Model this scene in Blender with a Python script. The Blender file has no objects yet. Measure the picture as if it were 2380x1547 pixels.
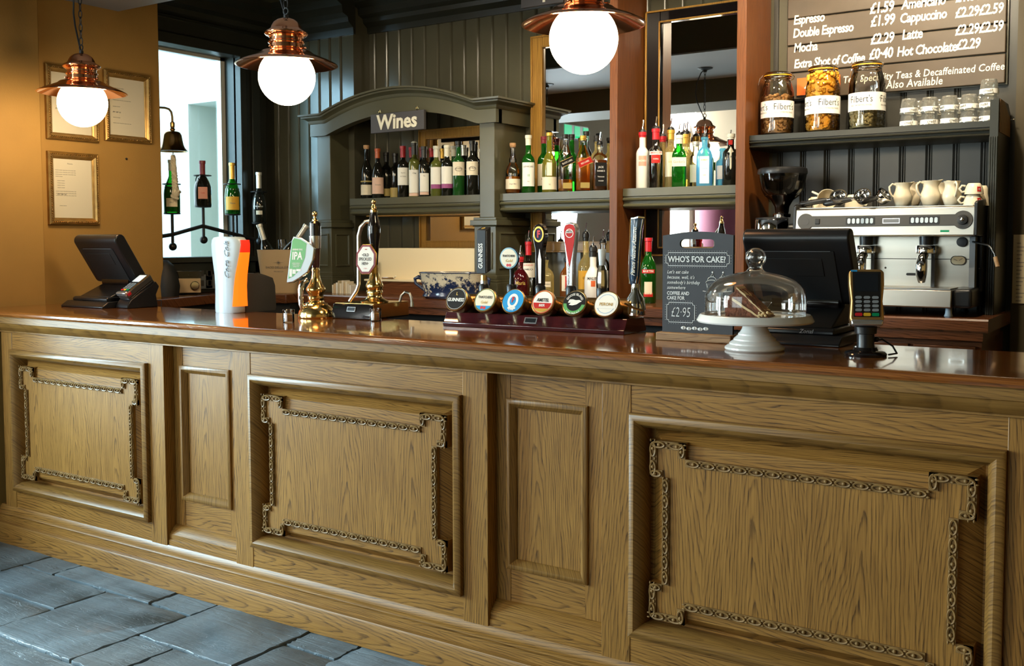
# An old pub bar: oak panelled counter, slate floor, back bar with bottles.
import bpy, bmesh, math, random
from math import sin, cos, pi, radians
from mathutils import Vector, Matrix
random.seed(7)
sc = bpy.context.scene
COL = sc.collection
# ---------------------------------------------------------------- camera
EYE = Vector((0, 0, 1.42))
FPX, CX, CY = 2384.16, 1190.0, 698.0
def cam_rows(yaw=0.589614, pitch=0.0583699, roll=0.0024187):
    f = Vector((-sin(yaw)*cos(pitch), cos(yaw)*cos(pitch), -sin(pitch)))
    r = Vector((cos(yaw), sin(yaw), 0)); d = f.cross(r)
    return cos(roll)*r + sin(roll)*d, -sin(roll)*r + cos(roll)*d, f
RT, DN, FW = cam_rows()
cd = bpy.data.cameras.new('camera'); cam = bpy.data.objects.new('camera', cd); COL.objects.link(cam)
cam.matrix_world = Matrix(((RT.x, -DN.x, -FW.x, EYE.x), (RT.y, -DN.y, -FW.y, EYE.y), (RT.z, -DN.z, -FW.z, EYE.z), (0, 0, 0, 1)))
cd.sensor_fit = 'HORIZONTAL'; cd.sensor_width = 36; cd.lens = 36*FPX/2380
cd.shift_y = -(773.5-CY)/2380
cd.clip_start = .05; cd.clip_end = 100
cd.dof.use_dof = True; cd.dof.focus_distance = 3.6; cd.dof.aperture_fstop = 16
sc.camera = cam
def at(px, py, X=None, Y=None, Z=None):
    """the point of a known plane of the room that a sight line of the survey meets"""
    d = RT*((px-CX)/FPX) + DN*((py-CY)/FPX) + FW
    t = X/d.x if X is not None else (Y/d.y if Y is not None else (Z-EYE.z)/d.z)
    return EYE + d*t
# ---------------------------------------------------------------- render look, world, daylight
sc.view_settings.view_transform = 'Standard'; sc.view_settings.look = 'None'
sc.view_settings.gamma = 1; sc.view_settings.use_curve_mapping = False
sc.view_settings.exposure = 0.5
cy = sc.cycles
cy.max_bounces = 8; cy.diffuse_bounces = 4; cy.glossy_bounces = 4; cy.transmission_bounces = 6
cy.transparent_max_bounces = 24; cy.caustics_reflective = False; cy.caustics_refractive = False
cy.sample_clamp_indirect = 6; cy.use_adaptive_sampling = True; cy.adaptive_threshold = .015
cy.use_denoising = True
w = bpy.data.worlds.new('sky'); sc.world = w; w.use_nodes = True
w.node_tree.nodes['Background'].inputs[0].default_value = (.72, .89, 1.0, 1)
w.node_tree.nodes['Background'].inputs[1].default_value = 2.6
def area(name, loc, to, sx, sy, power, color):
    l = bpy.data.lights.new(name, 'AREA'); l.shape = 'RECTANGLE'; l.size = sx; l.size_y = sy
    l.energy = power; l.color = color
    o = bpy.data.objects.new(name, l); COL.objects.link(o); o.location = loc
    o.rotation_euler = (Vector(to)-Vector(loc)).to_track_quat('-Z', 'Y').to_euler()
    return o
DAY = (1.0, .97, .92)
# daylight through the street windows of the lounge side
area('daylight_side_window', (-5.75, -1.75, 2.05), (-1, -1.2, 1.6), 2.7, 2.4, 330, DAY)
area('daylight_glazed_door', (-5.8, 1.15, 1.15), (-3.2, 1.9, .7), 1.3, 1.8, 150, (.80, .93, 1.0))
area('daylight_front_window', (-3.2, -2.75, 2.0), (-3.0, 3, 1.0), 2.6, 2.0, 30, (1, .96, .88))
# daylight outside the small window behind the bar
area('daylight_yard', (-7.2, 3.2, 4.2), (-5.8, 5.2, 1.6), 2.5, 2.5, 30, (.95, 1, .98))
area('daylight_yard_sky', (-7.6, -.3, 2.7), (-4.85, 4.9, 1.7), 3.0, 3.0, 1500, (.42, .74, 1))
# picture light over the coffee board
def spot(name, loc, to, power, color, size=radians(75), blend=.7, rad=.04):
    l = bpy.data.lights.new(name, 'SPOT'); l.energy = power; l.color = color; l.spot_size = size; l.spot_blend = blend; l.shadow_soft_size = rad
    o = bpy.data.objects.new(name, l); COL.objects.link(o); o.location = loc
    o.rotation_euler = (Vector(to)-Vector(loc)).to_track_quat('-Z', 'Y').to_euler(); return o
# ceiling spots of the serving aisle, turned to the back bar
for sx_, tx_, pw_ in ((-3.3, -3.9, 22), (-2.5, -2.9, 60), (-1.9, -2.15, 60), (-.95, -1.3, 80)): spot('aisle_spot', (sx_, 3.62, 2.90), (tx_, 5.0, 1.75), pw_, (1, .86, .62))
area('board_light', (-1.15, 4.3, 2.9), (-1.25, 5.03, 2.2), .9, .12, 16, (1, .83, .58))

# ---------------------------------------------------------------- materials
MATS = {}
def nt(name):
    m = bpy.data.materials.new(name); m.use_nodes = True; MATS[name] = m
    t = m.node_tree; b = t.nodes['Principled BSDF']
    return m, t, b
def N(t, kind, **kw):
    n = t.nodes.new(kind)
    for k, v in kw.items():
        if k in n.inputs: n.inputs[k].default_value = v
        else: setattr(n, k, v)
    return n
def L(t, a, b): t.links.new(a, b)
def pm(name, col, rough=.5, metal=0, coat=0, emit=None, es=0, vary=0, vscale=8, bump=0, bscale=60, spec=.5, stretch=(1, 1, 1), trans=0, ior=1.45, alpha=1):
    m, t, b = nt(name)
    b.inputs['Base Color'].default_value = (*col, 1); b.inputs['Roughness'].default_value = rough
    b.inputs['Metallic'].default_value = metal; b.inputs['Coat Weight'].default_value = coat
    b.inputs['Specular IOR Level'].default_value = spec
    b.inputs['Transmission Weight'].default_value = trans; b.inputs['IOR'].default_value = ior
    if emit: b.inputs['Emission Color'].default_value = (*emit, 1); b.inputs['Emission Strength'].default_value = es
    if vary or bump:
        tc = N(t, 'ShaderNodeTexCoord'); mp = N(t, 'ShaderNodeMapping'); mp.inputs['Scale'].default_value = stretch
        L(t, tc.outputs['Object'], mp.inputs['Vector'])
    if vary:
        n = N(t, 'ShaderNodeTexNoise', Scale=vscale, Detail=5.0); L(t, mp.outputs[0], n.inputs['Vector'])
        r = N(t, 'ShaderNodeValToRGB'); L(t, n.outputs['Fac'], r.inputs[0])
        r.color_ramp.elements[0].position = .3; r.color_ramp.elements[1].position = .7
        r.color_ramp.elements[0].color = (*[max(0, c*(1-vary)) for c in col], 1); r.color_ramp.elements[1].color = (*[min(1, c*(1+vary)) for c in col], 1)
        L(t, r.outputs[0], b.inputs['Base Color'])
    if bump:
        n2 = N(t, 'ShaderNodeTexNoise', Scale=bscale, Detail=4.0); L(t, mp.outputs[0], n2.inputs['Vector'])
        bp = N(t, 'ShaderNodeBump', Strength=bump, Distance=.004); L(t, n2.outputs['Fac'], bp.inputs['Height']); L(t, bp.outputs[0], b.inputs['Normal'])
    return m
def oak(name, axis, light, mid, dark, rough=.36, coat=0.0, board=.29, across=100.0, along=8.5, contrast=1.0):
    """flat-sawn timber: stacked cathedral figure per board plus fine pores; axis is the grain direction"""
    m, t, b = nt(name)
    tc = N(t, 'ShaderNodeTexCoord'); oi = N(t, 'ShaderNodeObjectInfo')
    sp = N(t, 'ShaderNodeSeparateXYZ'); L(t, tc.outputs['Object'], sp.inputs[0])
    def mth(op, a, b_=None, c=None):
        n = N(t, 'ShaderNodeMath', operation=op)
        for i, v in enumerate((a, b_, c)):
            if v is None: continue
            if isinstance(v, (int, float)): n.inputs[i].default_value = v
            else: L(t, v, n.inputs[i])
        return n.outputs[0]
    if axis == 'Z': g, a = sp.outputs[2], mth('ADD', sp.outputs[0], sp.outputs[1])
    elif axis == 'X': g, a = sp.outputs[0], mth('ADD', sp.outputs[2], sp.outputs[1])
    else: g, a = sp.outputs[1], mth('ADD', sp.outputs[0], sp.outputs[2])
    rnd = mth('MULTIPLY', oi.outputs['Random'], 7.31)
    a = mth('ADD', a, rnd)
    idx = mth('FLOOR', mth('DIVIDE', a, board))
    loc = mth('SUBTRACT', mth('SUBTRACT', a, mth('MULTIPLY', idx, board)), board*.5)
    cv = N(t, 'ShaderNodeCombineXYZ'); L(t, mth('MULTIPLY', a, 4.0), cv.inputs[0]); L(t, mth('MULTIPLY', g, .8), cv.inputs[1]); L(t, rnd, cv.inputs[2])
    n1 = N(t, 'ShaderNodeTexNoise', Scale=1.6, Detail=3.0, Roughness=.5); L(t, cv.outputs[0], n1.inputs['Vector'])
    wob = mth('MULTIPLY', mth('SUBTRACT', n1.outputs['Fac'], .5), .10)
    lw = mth('ADD', loc, wob)
    rad = mth('SQRT', mth('ADD', mth('MULTIPLY', lw, lw), .00018))
    wn = N(t, 'ShaderNodeTexWhiteNoise', noise_dimensions='1D'); L(t, mth('ADD', idx, rnd), wn.inputs['W'])
    ph = mth('ADD', mth('ADD', mth('MULTIPLY', g, along), mth('MULTIPLY', rad, across)), mth('MULTIPLY', wn.outputs['Value'], 9.0))
    n1b = N(t, 'ShaderNodeTexNoise', Scale=14.0, Detail=3.0); L(t, cv.outputs[0], n1b.inputs['Vector'])
    ph = mth('ADD', ph, mth('MULTIPLY', n1b.outputs['Fac'], 1.0))
    saw = mth('FRACT', ph)
    ring = N(t, 'ShaderNodeValToRGB'); L(t, saw, ring.inputs[0])
    e = ring.color_ramp.elements
    e[0].position = 0; e[0].color = (0, 0, 0, 1); e[1].position = 1; e[1].color = (0, 0, 0, 1)
    for p, v in ((.58, .04), (.80, .75), (.90, 1.0), (.96, .3)):
        k = e.new(p); k.color = (v, v, v, 1)
    cf = N(t, 'ShaderNodeCombineXYZ'); L(t, mth('MULTIPLY', a, 420.0), cf.inputs[0]); L(t, mth('MULTIPLY', g, 6.0), cf.inputs[1]); L(t, mth('MULTIPLY', rad, 60.0), cf.inputs[2])
    nf = N(t, 'ShaderNodeTexNoise', Scale=1.0, Detail=2.0); L(t, cf.outputs[0], nf.inputs['Vector'])
    fib = N(t, 'ShaderNodeMapRange'); L(t, nf.outputs['Fac'], fib.inputs[0]); fib.inputs[1].default_value = .35; fib.inputs[2].default_value = .7
    nb = N(t, 'ShaderNodeTexNoise', Scale=2.2, Detail=4.0); L(t, tc.outputs['Object'], nb.inputs['Vector'])
    c1 = N(t, 'ShaderNodeMix', data_type='RGBA'); L(t, nb.outputs['Fac'], c1.inputs[0]); c1.inputs[6].default_value = (*light, 1); c1.inputs[7].default_value = (*mid, 1)
    c2 = N(t, 'ShaderNodeMix', data_type='RGBA'); L(t, mth('MULTIPLY', mth('MULTIPLY', ring.outputs[0], contrast), mth('ADD', mth('MULTIPLY', fib.outputs[0], .7), .3)), c2.inputs[0])
    L(t, c1.outputs[2], c2.inputs[6]); c2.inputs[7].default_value = (*dark, 1)
    c3 = N(t, 'ShaderNodeMix', data_type='RGBA', blend_type='MULTIPLY'); c3.inputs[0].default_value = .8
    L(t, c2.outputs[2], c3.inputs[6])
    fr = N(t, 'ShaderNodeValToRGB'); L(t, fib.outputs[0], fr.inputs[0]); fr.color_ramp.elements[0].color = (1, 1, 1, 1); fr.color_ramp.elements[1].color = (.5, .45, .4, 1)
    L(t, fr.outputs[0], c3.inputs[7]); L(t, c3.outputs[2], b.inputs['Base Color'])
    bp = N(t, 'ShaderNodeBump', Strength=.05, Distance=.001); L(t, ring.outputs[0], bp.inputs['Height']); bp.invert = True
    L(t, bp.outputs[0], b.inputs['Normal'])
    b.inputs['Specular IOR Level'].default_value = .5 if coat else .3; b.inputs['Roughness'].default_value = rough; b.inputs['Coat Weight'].default_value = coat; b.inputs['Coat Roughness'].default_value = .06
    return m
def glass(name, tint, gloss=1.0, rough=.02):
    """thin-walled bottle glass: tinted see-through with Fresnel reflection"""
    m = bpy.data.materials.new(name); m.use_nodes = True; MATS[name] = m
    t = m.node_tree; t.nodes.clear()
    out = N(t, 'ShaderNodeOutputMaterial'); mx = N(t, 'ShaderNodeMixShader'); tr = N(t, 'ShaderNodeBsdfTransparent'); gl = N(t, 'ShaderNodeBsdfGlossy')
    tr.inputs[0].default_value = (*tint, 1); gl.inputs['Color'].default_value = (1, 1, 1, 1); gl.inputs['Roughness'].default_value = rough
    fr = N(t, 'ShaderNodeFresnel', IOR=1.5); ml = N(t, 'ShaderNodeMath', operation='MULTIPLY_ADD'); L(t, fr.outputs[0], ml.inputs[0]); ml.inputs[1].default_value = gloss; ml.inputs[2].default_value = .02
    L(t, ml.outputs[0], mx.inputs[0]); L(t, tr.outputs[0], mx.inputs[1]); L(t, gl.outputs[0], mx.inputs[2]); L(t, mx.outputs[0], out.inputs[0])
    return m
OL, OM, OD = (.44, .222, .052), (.275, .128, .027), (.042, .017, .005)
oak('oak_upright', 'Z', OL, OM, OD)
oak('oak_level', 'X', OL, OM, OD, board=.21)
oak('oak_moulding', 'X', (.34, .175, .044), (.23, .112, .025), (.04, .017, .005), board=.16, contrast=.6)
oak('oak_moulding_upright', 'Z', (.34, .175, .044), (.23, .112, .025), (.04, .017, .005), board=.12, contrast=.6)
oak('bar_top_wood', 'X', (.36, .125, .026), (.24, .072, .015), (.08, .022, .006), rough=.12, coat=.6, board=.19, along=9, contrast=.7)
oak('back_counter_wood', 'X', (.20, .070, .025), (.14, .045, .016), (.05, .017, .007), rough=.25, coat=.3, board=.15)
oak('plank_wood', 'Z', (.22, .070, .013), (.13, .040, .008), (.05, .015, .004), rough=.4, board=.2, along=6, contrast=.5)
oak('gilt_frame_wood', 'Z', (.50, .27, .055), (.34, .17, .03), (.13, .06, .012), rough=.28, board=.1, along=5, contrast=.4)
pm('gilt_dark', (.34, .19, .05), .33, metal=.55, vary=.25, vscale=25)
oak('pale_wood', 'X', (.45, .27, .13), (.38, .22, .1), (.2, .1, .05), rough=.5, board=.08)
pm('carved_oak', (.24, .135, .045), .42, spec=.3, vary=.25, vscale=30)
pm('recess_shadow_oak', (.22, .12, .045), .45, vary=.2)
pm('green_paint', (.078, .073, .040), .34, vary=.12, vscale=3, bump=.04, bscale=90)
pm('wall_green_paint', (.082, .075, .048), .22, vary=.12, vscale=3)
pm('dark_green_paint', (.022, .022, .015), .33, vary=.15, vscale=4)
pm('dark_blue_paint', (.044, .042, .035), .33, vary=.15, vscale=4)
pm('tan_plaster', (.40, .215, .052), .75, vary=.05, vscale=5, bump=.15, bscale=140)
pm('taupe_plaster', (.24, .205, .15), .8)
pm('brown_paint', (.06, .045, .02), .6)
pm('ceiling_brown', (.055, .042, .015), .6)
pm('grey_paint', (.35, .36, .36), .6)
pm('white_frame_paint', (.8, .8, .76), .4)
pm('white_wall_outside', (.45, .47, .45), .9)
pm('green_wall_outside', (.17, .215, .09), .9)
pm('slate', (.13, .165, .185), .36, vary=.3, vscale=3.2, bump=.55, bscale=11, stretch=(2.6, .75, 1))
pm('grout', (.27, .27, .25), .95, vary=.2, vscale=40, bump=.6, bscale=120)
pm('brass', (.78, .55, .22), .16, metal=1)
pm('aged_brass', (.33, .22, .085), .34, metal=1, vary=.2, vscale=12)
pm('bell_bronze', (.40, .24, .085), .2, metal=1)
pm('copper', (.92, .42, .22), .12, metal=1)
pm('chrome', (.82, .82, .82), .07, metal=1)
pm('steel', (.50, .47, .41), .3, metal=1, vary=.08, vscale=4, stretch=(.3, 1, 5))
pm('dull_steel', (.40, .37, .32), .33, metal=1)
pm('black_plastic', (.011, .011, .012), .32)
pm('matt_black', (.012, .012, .012), .6)
pm('iron_black', (.009, .009, .009), .42)
pm('gloss_black', (.008, .006, .006), .09, coat=.5)
pm('maroon_gloss', (.055, .010, .012), .12, coat=.6)
pm('dark_grey_plastic', (.055, .050, .045), .4)
pm('fascia_grey', (.055, .050, .043), .4)
pm('mid_grey_plastic', (.16, .17, .18), .4)
pm('grey_button', (.25, .28, .30), .4)
pm('silver_plastic', (.55, .55, .55), .25, metal=.8)
pm('gold_plastic', (.55, .33, .12), .28, metal=.8)
pm('screen_dark', (.015, .018, .022), .12)
pm('screen_white', (.75, .8, .8), .3, emit=(.8, .9, .9), es=.25)
pm('red_plastic', (.6, .02, .03), .3); pm('yellow_plastic', (.75, .45, .03), .3); pm('green_plastic', (.0, .26, .10), .3); pm('blue_print', (.02, .30, .62), .4)
pm('white_plastic', (.56, .63, .67), .22)
pm('white_ceramic', (.80, .79, .75), .12)
pm('cream_ceramic', (.78, .68, .50), .12)
pm('stand_white', (.78, .77, .73), .16)
pm('white_paint', (.85, .83, .76), .5)
pm('cream_box', (.80, .66, .42), .5)
pm('bucket_cream', (.62, .45, .26), .35)
pm('paper', (.72, .64, .50), .8)
pm('paper_white', (.80, .76, .66), .8)
pm('cream_label', (.80, .70, .52), .6); pm('white_label', (.85, .82, .74), .6); pm('pink_label', (.75, .50, .38), .6); pm('gold_label', (.45, .33, .10), .5)
pm('yellow_label', (.85, .45, .04), .5); pm('black_label', (.012, .011, .010), .5, spec=.2); pm('red_label', (.50, .025, .02), .45, spec=.2); pm('purple_label', (.33, .07, .22), .5)
pm('salmon_label', (.75, .33, .24), .5); pm('ink', (.02, .018, .015), .6); pm('grey_ink', (.22, .19, .16), .7); pm('gold_ink', (.6, .4, .1), .4); pm('red_ink', (.6, .03, .03), .5)
pm('chalk_white', (.80, .80, .76), .7); pm('sign_cream', (.86, .80, .62), .6)
pm('slate_board', (.035, .036, .040), .55, vary=.2, vscale=6); pm('sign_grey', (.065, .058, .058), .5)
pm('menu_brown', (.085, .060, .038), .45, vary=.1)
pm('foil_white', (.80, .75, .60), .35); pm('foil_red', (.55, .02, .03), .3); pm('foil_orange', (.7, .14, .04), .3); pm('foil_black', (.02, .018, .015), .3)
pm('foil_gold', (.75, .45, .08), .3, metal=.5); pm('foil_silver', (.7, .68, .6), .3, metal=.6); pm('foil_maroon', (.22, .02, .03), .35); pm('cork', (.5, .28, .13), .7)
pm('wine_glass_dark', (.010, .010, .007), .06, coat=.4); pm('wine_glass_green', (.012, .07, .012), .06, coat=.4); pm('wine_glass_olive', (.10, .11, .02), .08, coat=.4)
pm('white_bottle', (.82, .80, .74), .2)
pm('dark_red_glass', (.06, .004, .006), .07, coat=.5)
pm('globe_light', (1, 1, 1), .3, emit=(1, .78, .46), es=28)
pm('orange_light', (1, .2, .02), .3, emit=(1, .15, .006), es=1.0)
pm('red_light', (.9, .03, .02), .3, emit=(1, .02, .004), es=.7)
pm('rope_cotton', (.62, .52, .36), .9, bump=.8, bscale=150)
pm('beans', (.05, .022, .010), .5); pm('hazelnut', (.42, .21, .07), .5, vary=.5, vscale=30); pm('corn_nut', (.80, .33, .02), .5, vary=.35, vscale=40); pm('dry_pea', (.33, .25, .10), .6, vary=.4, vscale=30)
pm('cake_sponge', (.17, .055, .025), .85, vary=.5, vscale=90, bump=1.0, bscale=130); pm('cake_cream', (.72, .52, .27), .6, bump=.4, bscale=60)
pm('orange_card', (.85, .14, .015), .55)
pm('blue_glaze', (.02, .03, .075), .15)
pm('honey', (.62, .20, .02), .15, coat=.4); pm('amber_drink', (.55, .20, .03), .15); pm('steel_dark', (.10, .10, .10), .25, metal=1)
pm('exit_green', (.0, .35, .16), .3, emit=(.0, .6, .25), es=.6)
pm('pink_cloth', (.20, .05, .085), .7); pm('leather_brown', (.035, .008, .005), .35)
pm('mirror_glass', (.90, .90, .88), .012, metal=1)
pm('notice_card', (.55, .46, .30), .7); pm('white_oven', (.8, .8, .8), .3)
glass('clear_glass', (.97, .975, .965)); glass('dome_glass', (.985, .985, .975), .85); glass('pane_glass', (.96, .99, .97), .5)

def tinted(name, tint, col, amt):
    m = glass(name, tint); t = m.node_tree; out = t.nodes['Material Output']; src = out.inputs[0].links[0].from_socket
    mx = N(t, 'ShaderNodeMixShader'); mx.inputs[0].default_value = amt; df = N(t, 'ShaderNodeBsdfDiffuse'); df.inputs[0].default_value = (*col, 1)
    tl = N(t, 'ShaderNodeBsdfTranslucent'); tl.inputs[0].default_value = (*col, 1); ads = N(t, 'ShaderNodeAddShader'); L(t, df.outputs[0], ads.inputs[0]); L(t, tl.outputs[0], ads.inputs[1])
    L(t, src, mx.inputs[1]); L(t, ads.outputs[0], mx.inputs[2]); L(t, mx.outputs[0], out.inputs[0])
tinted('green_glass', (.06, .38, .06), (.03, .40, .03), .12); tinted('olive_glass', (.55, .55, .10), (.42, .40, .04), .25); tinted('blue_glass', (.35, .78, .93), (.20, .62, .85), .30)
tinted('cut_glass', (.98, .98, .96), (.85, .82, .74), .07); tinted('amber_glass', (.85, .42, .06), (.80, .30, .02), .38); tinted('pale_gold_glass', (.95, .86, .55), (.80, .66, .30), .18); tinted('brown_glass', (.42, .15, .03), (.35, .11, .015), .35); glass('smoke_glass', (.55, .48, .40))
def riven(m):
    """layered cleft lines of riven slate, running askew across each flag"""
    t = m.node_tree; b = t.nodes['Principled BSDF']; tc = N(t, 'ShaderNodeTexCoord'); mp = N(t, 'ShaderNodeMapping'); mp.inputs['Rotation'].default_value = (0, 0, radians(-52)); mp.inputs['Scale'].default_value = (1.2, 9, 1)
    L(t, tc.outputs['Object'], mp.inputs['Vector'])
    n = N(t, 'ShaderNodeTexNoise', Scale=2.4, Detail=7.0, Roughness=.62, Distortion=.6); L(t, mp.outputs[0], n.inputs['Vector'])
    r = N(t, 'ShaderNodeValToRGB'); L(t, n.outputs['Fac'], r.inputs[0]); e = r.color_ramp.elements; r.color_ramp.interpolation = 'LINEAR'
    e[0].position = .40; e[0].color = (0, 0, 0, 1); e[1].position = .43; e[1].color = (.45, .45, .45, 1)
    for p, v in ((.50, .5), (.515, .75), (.60, .8), (.61, 1)): k = e.new(p); k.color = (v, v, v, 1)
    n2 = N(t, 'ShaderNodeTexNoise', Scale=55.0, Detail=5.0); L(t, tc.outputs['Object'], n2.inputs['Vector'])
    ad = N(t, 'ShaderNodeMath', operation='MULTIPLY_ADD'); L(t, n2.outputs['Fac'], ad.inputs[0]); ad.inputs[1].default_value = .28; L(t, r.outputs[0], ad.inputs[2])
    bp = N(t, 'ShaderNodeBump', Strength=.75, Distance=.006); L(t, ad.outputs[0], bp.inputs['Height']); L(t, bp.outputs[0], b.inputs['Normal'])
riven(MATS['slate'])
# ---------------------------------------------------------------- mesh helpers
class MB:
    """collects shapes and links them as ONE mesh object; .use() switches the material of what follows"""
    def __init__(s, mat=None): s.bm = bmesh.new(); s.names = []; s.mi = 0; s.use(mat) if mat else None
    def use(s, mat):
        if mat not in s.names: s.names.append(mat)
        s.mi = s.names.index(mat); return s
    def _f(s, vs):
        try:
            f = s.bm.faces.new(vs); f.material_index = s.mi; return f
        except ValueError: return None
    def _v(s, pts, M=None): return [s.bm.verts.new((M @ Vector(p)) if M else Vector(p)) for p in pts]
    def box(s, x0, x1, y0, y1, z0, z1, M=None):
        v = s._v([(x0, y0, z0), (x1, y0, z0), (x1, y1, z0), (x0, y1, z0), (x0, y0, z1), (x1, y0, z1), (x1, y1, z1), (x0, y1, z1)], M)
        for q in ((3, 2, 1, 0), (4, 5, 6, 7), (0, 1, 5, 4), (1, 2, 6, 5), (2, 3, 7, 6), (3, 0, 4, 7)): s._f([v[i] for i in q])
        return s
    def prism(s, poly, d0, d1, axis='y', M=None):
        """outline of 2D points swept along an axis: y -> (x,z), x -> (y,z), z -> (x,y)"""
        k = {'y': lambda p, d: (p[0], d, p[1]), 'x': lambda p, d: (d, p[0], p[1]), 'z': lambda p, d: (p[0], p[1], d)}[axis]
        a = s._v([k(p, d0) for p in poly], M); b = s._v([k(p, d1) for p in poly], M); n = len(poly)
        s._f(a[::-1]); s._f(b)
        for i in range(n): s._f([a[i], a[(i+1) % n], b[(i+1) % n], b[i]])
        return s
    def loft(s, rings, M=None, cap=True, closed=True):
        vs = [s._v(r, M) for r in rings]; n = len(rings[0])
        for a, b in zip(vs, vs[1:]):
            for i in range(n if closed else n-1): s._f([a[i], a[(i+1) % n], b[(i+1) % n], b[i]])
        if cap and closed: s._f(vs[0][::-1]); s._f(vs[-1])
        return s
    def lathe(s, prof, seg=32, M=None, a0=0.0, a1=2*pi, flute=0, fl=0.0):
        full = abs(a1-a0-2*pi) < 1e-6; n = seg if full else seg+1; rings = []
        for r, z in prof:
            if r < 1e-6 and full: rings.append([s.bm.verts.new((M @ Vector((0, 0, z))) if M else Vector((0, 0, z)))])
            else:
                ring = []
                for i in range(n):
                    a = a0+(a1-a0)*i/seg; q = r*(1+fl*cos(flute*a)) if flute else r
                    ring.append((q*cos(a), q*sin(a), z))
                rings.append(s._v(ring, M))
        for A, B in zip(rings, rings[1:]):
            if len(A) == 1 and len(B) == 1: continue
            for i in range(seg):
                j = (i+1) % n if full else i+1
                if len(A) == 1: s._f([A[0], B[j], B[i]])
                elif len(B) == 1: s._f([A[i], A[j], B[0]])
                else: s._f([A[i], A[j], B[j], B[i]])
        return s
    def tube(s, pts, r, seg=10, M=None, closed=False):
        P = [Vector(p) for p in pts]; n = len(P); rr = r if isinstance(r, (list, tuple)) else [r]*n; rings = []; up = None
        for i in range(n):
            d = (P[(i+1) % n]-P[i-1]) if closed else (P[min(i+1, n-1)]-P[max(i-1, 0)])
            d.normalize()
            if up is None: up = Vector((0, 0, 1)) if abs(d.z) < .9 else Vector((1, 0, 0))
            u = d.cross(up); u.normalize() if u.length > 1e-6 else None; up = u.cross(d)
            rings.append([P[i]+(u*cos(2*pi*k/seg)+up*sin(2*pi*k/seg))*rr[i] for k in range(seg)])
        if closed: rings.append(rings[0])
        return s.loft(rings, M, cap=not closed)
    def ball(s, c, r, seg=16, rings=10, sc=(1, 1, 1), M=None):
        T = Matrix.Translation(c) @ Matrix.Diagonal((*sc, 1)); T = M @ T if M else T
        return s.lathe([(r*sin(pi*i/rings), -r*cos(pi*i/rings)) for i in range(rings+1)], seg, T)
    def ring(s, c, R, r, seg=24, sub=8, M=None, sc=(1, 1, 1)):
        return s.tube([(c[0]+R*cos(2*pi*i/seg)*sc[0], c[1]+R*sin(2*pi*i/seg)*sc[1], c[2]) for i in range(seg)], r, sub, M, closed=True)
    def build(s, name, mat=None, parent=None, bevel=0, smooth=38, seg=2, weld=False):
        if mat and not s.names: s.use(mat)
        if weld: bmesh.ops.remove_doubles(s.bm, verts=s.bm.verts, dist=1e-5)
        bmesh.ops.recalc_face_normals(s.bm, faces=s.bm.faces)
        me = bpy.data.meshes.new(name); s.bm.to_mesh(me); s.bm.free()
        for n in s.names: me.materials.append(MATS[n])
        if smooth:
            me.shade_smooth(); me.set_sharp_from_angle(angle=radians(smooth))
        o = bpy.data.objects.new(name, me); COL.objects.link(o)
        if parent: o.parent = parent
        if bevel:
            b = o.modifiers.new('bevel', 'BEVEL'); b.width = bevel; b.segments = seg; b.limit_method = 'ANGLE'; b.angle_limit = radians(40)
        return o
def tag(o, label=None, cat=None, group=None, kind=None):
    if label: o['label'] = label
    if cat: o['category'] = cat
    if group: o['group'] = group
    if kind: o['kind'] = kind
    return o
def thing(name, label, cat, loc=(0, 0, 0), rz=0, group=None, rot=None):
    o = bpy.data.objects.new(name, None); COL.objects.link(o); o.location = loc
    o.rotation_euler = rot if rot else (0, 0, rz); o.empty_display_size = .05
    return tag(o, label, cat, group)
def copy_tree(o, parent=None):
    c = o.copy(); COL.objects.link(c)
    if parent is not None: c.parent = parent
    for ch in list(o.children): copy_tree(ch, c)
    return c
def struct(o): o['kind'] = 'structure'; return o
def RX(a): return Matrix.Rotation(a, 4, 'X')
def RY(a): return Matrix.Rotation(a, 4, 'Y')
def RZ(a): return Matrix.Rotation(a, 4, 'Z')
def T(x, y, z): return Matrix.Translation((x, y, z))
def S(x, y, z): return Matrix.Diagonal((x, y, z, 1))
FRONT = RX(pi/2)                       # text plane standing upright, facing -Y
def arc(cx, cz, r, a0, a1, n): return [(cx+r*cos(a0+(a1-a0)*i/n), cz+r*sin(a0+(a1-a0)*i/n)) for i in range(n+1)]
def rrect(x0, x1, z0, z1, r, n=5):
    return arc(x1-r, z0+r, r, -pi/2, 0, n)+arc(x1-r, z1-r, r, 0, pi/2, n)+arc(x0+r, z1-r, r, pi/2, pi, n)+arc(x0+r, z0+r, r, pi, 1.5*pi, n)
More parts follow.
